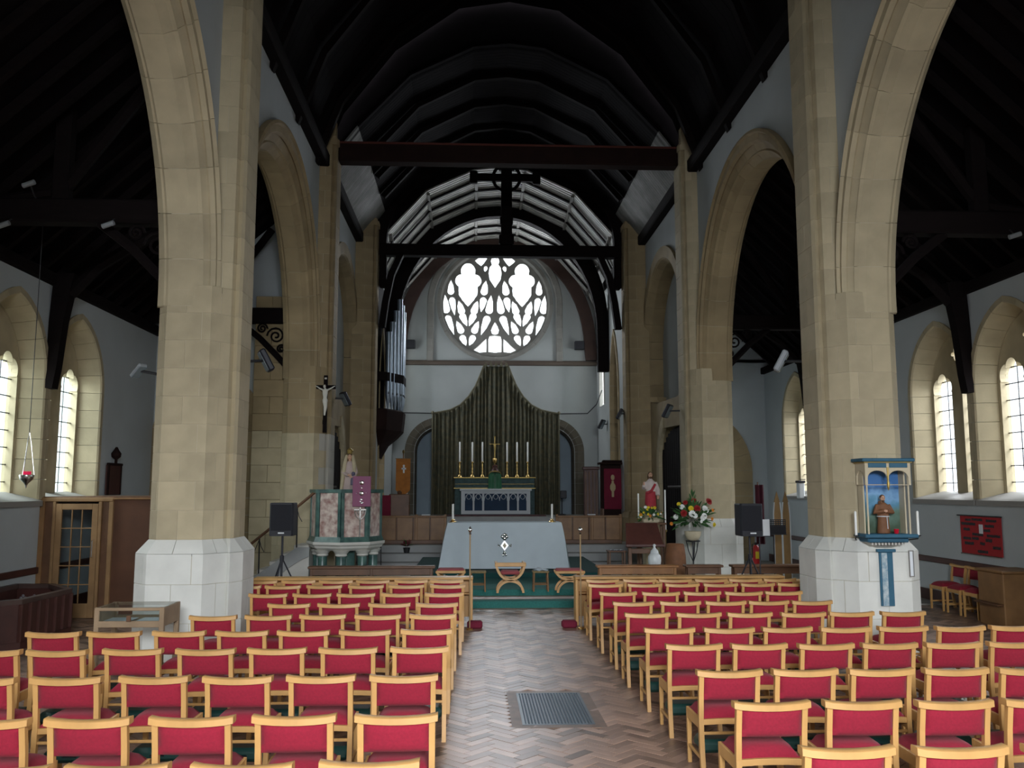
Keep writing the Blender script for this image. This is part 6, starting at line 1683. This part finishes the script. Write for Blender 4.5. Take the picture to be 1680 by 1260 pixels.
part('corpus', mb, GOLD, t, 60)
part('knop', MB().ball((.78, 31.47, 3.16), (.05, .05, .09), 8, 6).ball((.71, 31.47, 3.17), (.04, .04, .08), 8, 6), BRASS, t, 60)
for k, x in enumerate((-.50, -.05, .31, 1.19, 1.55, 1.93)):
    t = thing('altar_candlestick', '%s of the six tall white candles in brass sticks, counted from the left' % ORD[k], 'candlestick', (x, 31.52, 2.56), 'six candlesticks on the gradine')
    part('brass_stick', MB().lathe([(.085, 0), (.08, .03), (.05, .07), (.022, .12), (.035, .17), (.02, .22), (.033, .3), (.018, .36), (.03, .42), (.018, .5), (.05, .53), (.045, .55)], (x, 31.52, 2.563), 10), BRASS, t, 50)
    part('wax', MB().lathe([(.029, .55), (.029, 1.24), (.01, 1.26)], (x, 31.52, 2.563), 10), WAX, t, 50)
# curtain reredos
t = thing('altar_curtain', 'tall dark green-brown pleated curtain sweeping up to a point behind the high altar', 'curtain', (.8, 31.9, 1.22))
railL = [(-1.50, 4.85), (-1.20, 4.90), (-.85, 4.98), (-.50, 5.16), (-.20, 5.46), (.05, 5.85), (.22, 6.25), (.36, 6.62)]
rail = railL + [(1.6 - x, z) for (x, z) in railL[::-1]]
def top_at(x):
    for (a, b) in zip(rail[:-1], rail[1:]):
        if a[0] <= x <= b[0]: return a[1] + (b[1]-a[1])*(x-a[0])/(b[0]-a[0])
    return rail[0][1]
def cur(off):
    def f(u, v):
        x = -1.49 + 4.58*u; zt = top_at(x); z = zt + (1.225-zt)*v
        ph = 2*pi*30*u + 1.6*sin(u*17)
        return (x + .02*sin(ph*.5)*v, 31.93 + off + .05*sin(ph)*(.6+.4*v) + .02*sin(u*50+2*v), z)
    return f
part('pleated_cloth', MB().grid(cur(0), 360, 14), CURTAIN, t, 60)
mb = MB()
mb.tube([(x, 31.84, z+.02) for (x, z) in railL], .035, 6); mb.tube([(1.6-x, 31.84, z+.02) for (x, z) in railL], .035, 6)
part('curved_rail', mb, mat('rail_olive', (.10, .09, .05), .5), t)
for x in (-1.5, 3.1): part('end_post', MB().tube([(x, 31.84, 1.22), (x, 31.84, 4.85)], .025, 8).ball((x, 31.84, 4.9), .06, 8, 6), mat('rail_olive', (.10, .09, .05), .5), t)
cr_ = MB()
for k in range(5): cr_.lathe([(.05, 0), (.06, .05), (.03, .1), (.01, .16 + .05*(k % 2))], (.42 + k*.19, 31.84, 6.60), 8)
part('crest', cr_, mat('rail_olive', (.10, .09, .05), .5), t)
single('curtain_cable', MB().tube([(-2.95, 32.25, 4.93), (-1.5, 32.2, 4.90)], .018, 6), IRON, 'dark cable running from the curtain to the left chancel wall', 'cable', None, None, (-2.2, 32.2, 4.9))
single('curtain_cable', MB().tube([(3.1, 32.2, 4.90), (4.2, 32.25, 4.92), (4.45, 31.6, 5.2), (4.5, 30.6, 5.6)], .018, 6), IRON, 'dark cable running from the curtain to the right chancel wall', 'cable', None, None, (3.8, 32.2, 4.9))
for x, lab in ((-2.36, 'small black box speaker high on the east wall, left of the rose window'), (3.91, 'small black box speaker high on the east wall, right of the rose window')):
    t = thing('box_speaker', lab, 'loudspeaker', (x, 32.3, 7.3), 'box speakers on the east wall')
    part('box', MB().bb((x, 32.15, 7.45), (.36, .22, .32), .02), BLACK, t); part('bracket', MB().tube([(x, 32.2, 7.45), (x, 32.36, 7.45)], .03, 6), IRON, t)
t = thing('floor_floodlight', 'small black floodlight on a stand in front of the right east doorway', 'floodlight', (3.2, 31.5, 1.22))
part('lamp_head', MB().bb((3.2, 31.45, 1.95), (.22, .14, .28), .02), BLACK, t)
part('post', MB().tube([(3.15, 31.5, 1.22), (3.15, 31.5, 1.85)], .02, 6), BLACK, t)
part('base', MB().lathe([(.15, 0), (.15, .03), (.03, .05)], (3.15, 31.5, 1.218), 12), BLACK, t)
# floodlights and track lights
def flood(x, y, z, aim, label, m=BLACK, sz=(.26, .09, .34), tilt=.5, base=None):
    t = thing('floodlight', label, 'floodlight', (x, y, z), 'floodlights fixed to the piers and walls')
    rot = Matrix.Rotation(aim, 3, 'Z') @ Matrix.Rotation(tilt, 3, 'X')
    part('housing', MB().bb((x, y, z), sz, .02, rot), m, t)
    part('reflector', MB().bb(tuple(Vector((x, y, z)) + rot @ Vector((0, -sz[1]*.52, 0))), (sz[0]*.85, .01, sz[2]*.85), .003, rot), mat('lamp_glass', (.18, .22, .24), .2), t)
    b = base or (x, y, z - .3)
    part('bracket', MB().tube([(x, y, z), b], .02, 6), IRON, t)
flood(-3.02, 12.75, 4.0, -1.2, 'dark floodlight behind the right edge of the left foreground pier', base=(-3.2, 12.5, 3.95))
flood(4.6, 12.85, 4.05, 1.2, 'pale tilted floodlight behind the left edge of the right foreground pier', mat('lamp_grey', (.25, .27, .28), .5), base=(4.8, 12.5, 4.0))
flood(4.5, 20.2, 3.95, 1.0, 'dark floodlight on the inner face of the flower pier', base=(4.8, 20.1, 3.95))
flood(-2.95, 20.2, 4.2, -1.0, 'small dark floodlight on the right face of the crucifix pier', base=(-3.2, 20.1, 4.2))
flood(4.38, 29.9, 4.35, 1.0, 'black floodlight on the right chancel wall below the bright window', base=(4.6, 29.9, 4.35))
flood(4.40, 26.3, 4.4, 1.3, 'black floodlight on the far right chancel pier', base=(4.55, 26.2, 4.4))
flood(-4.66, 12.3, 3.78, 1.0, 'pale grey floodlight on a bracket left of the left foreground pier', mat('lamp_grey', (.25, .27, .28), .5), sz=(.14, .06, .26), tilt=.9, base=(-4.22, 12.3, 3.7))
for (x, z, lab) in ((-6.4, 5.72, 'small spotlight on the left truss, nearest the wall'), (-6.1, 6.3, 'small spotlight standing on the left truss beam'), (-5.0, 5.74, 'small spotlight under the left truss bracket'), (7.75, 5.75, 'small spotlight under the right truss beam')):
    t = thing('spotlight', lab, 'spotlight', (x, 12.0, z), 'spotlights on the aisle trusses')
    part('can', MB().tube([(x-.1, 11.92, z-.02), (x+.06, 11.9, z+.03)], .035, 10), mat('lamp_grey', (.25, .27, .28), .5), t)
    part('yoke', MB().tube([(x, 11.92, z), (x, 12.04, z + (.12 if z < 6 else -.12)), (x, 12.15, z + (.16 if z < 6 else -.16))], .012, 5), IRON, t)
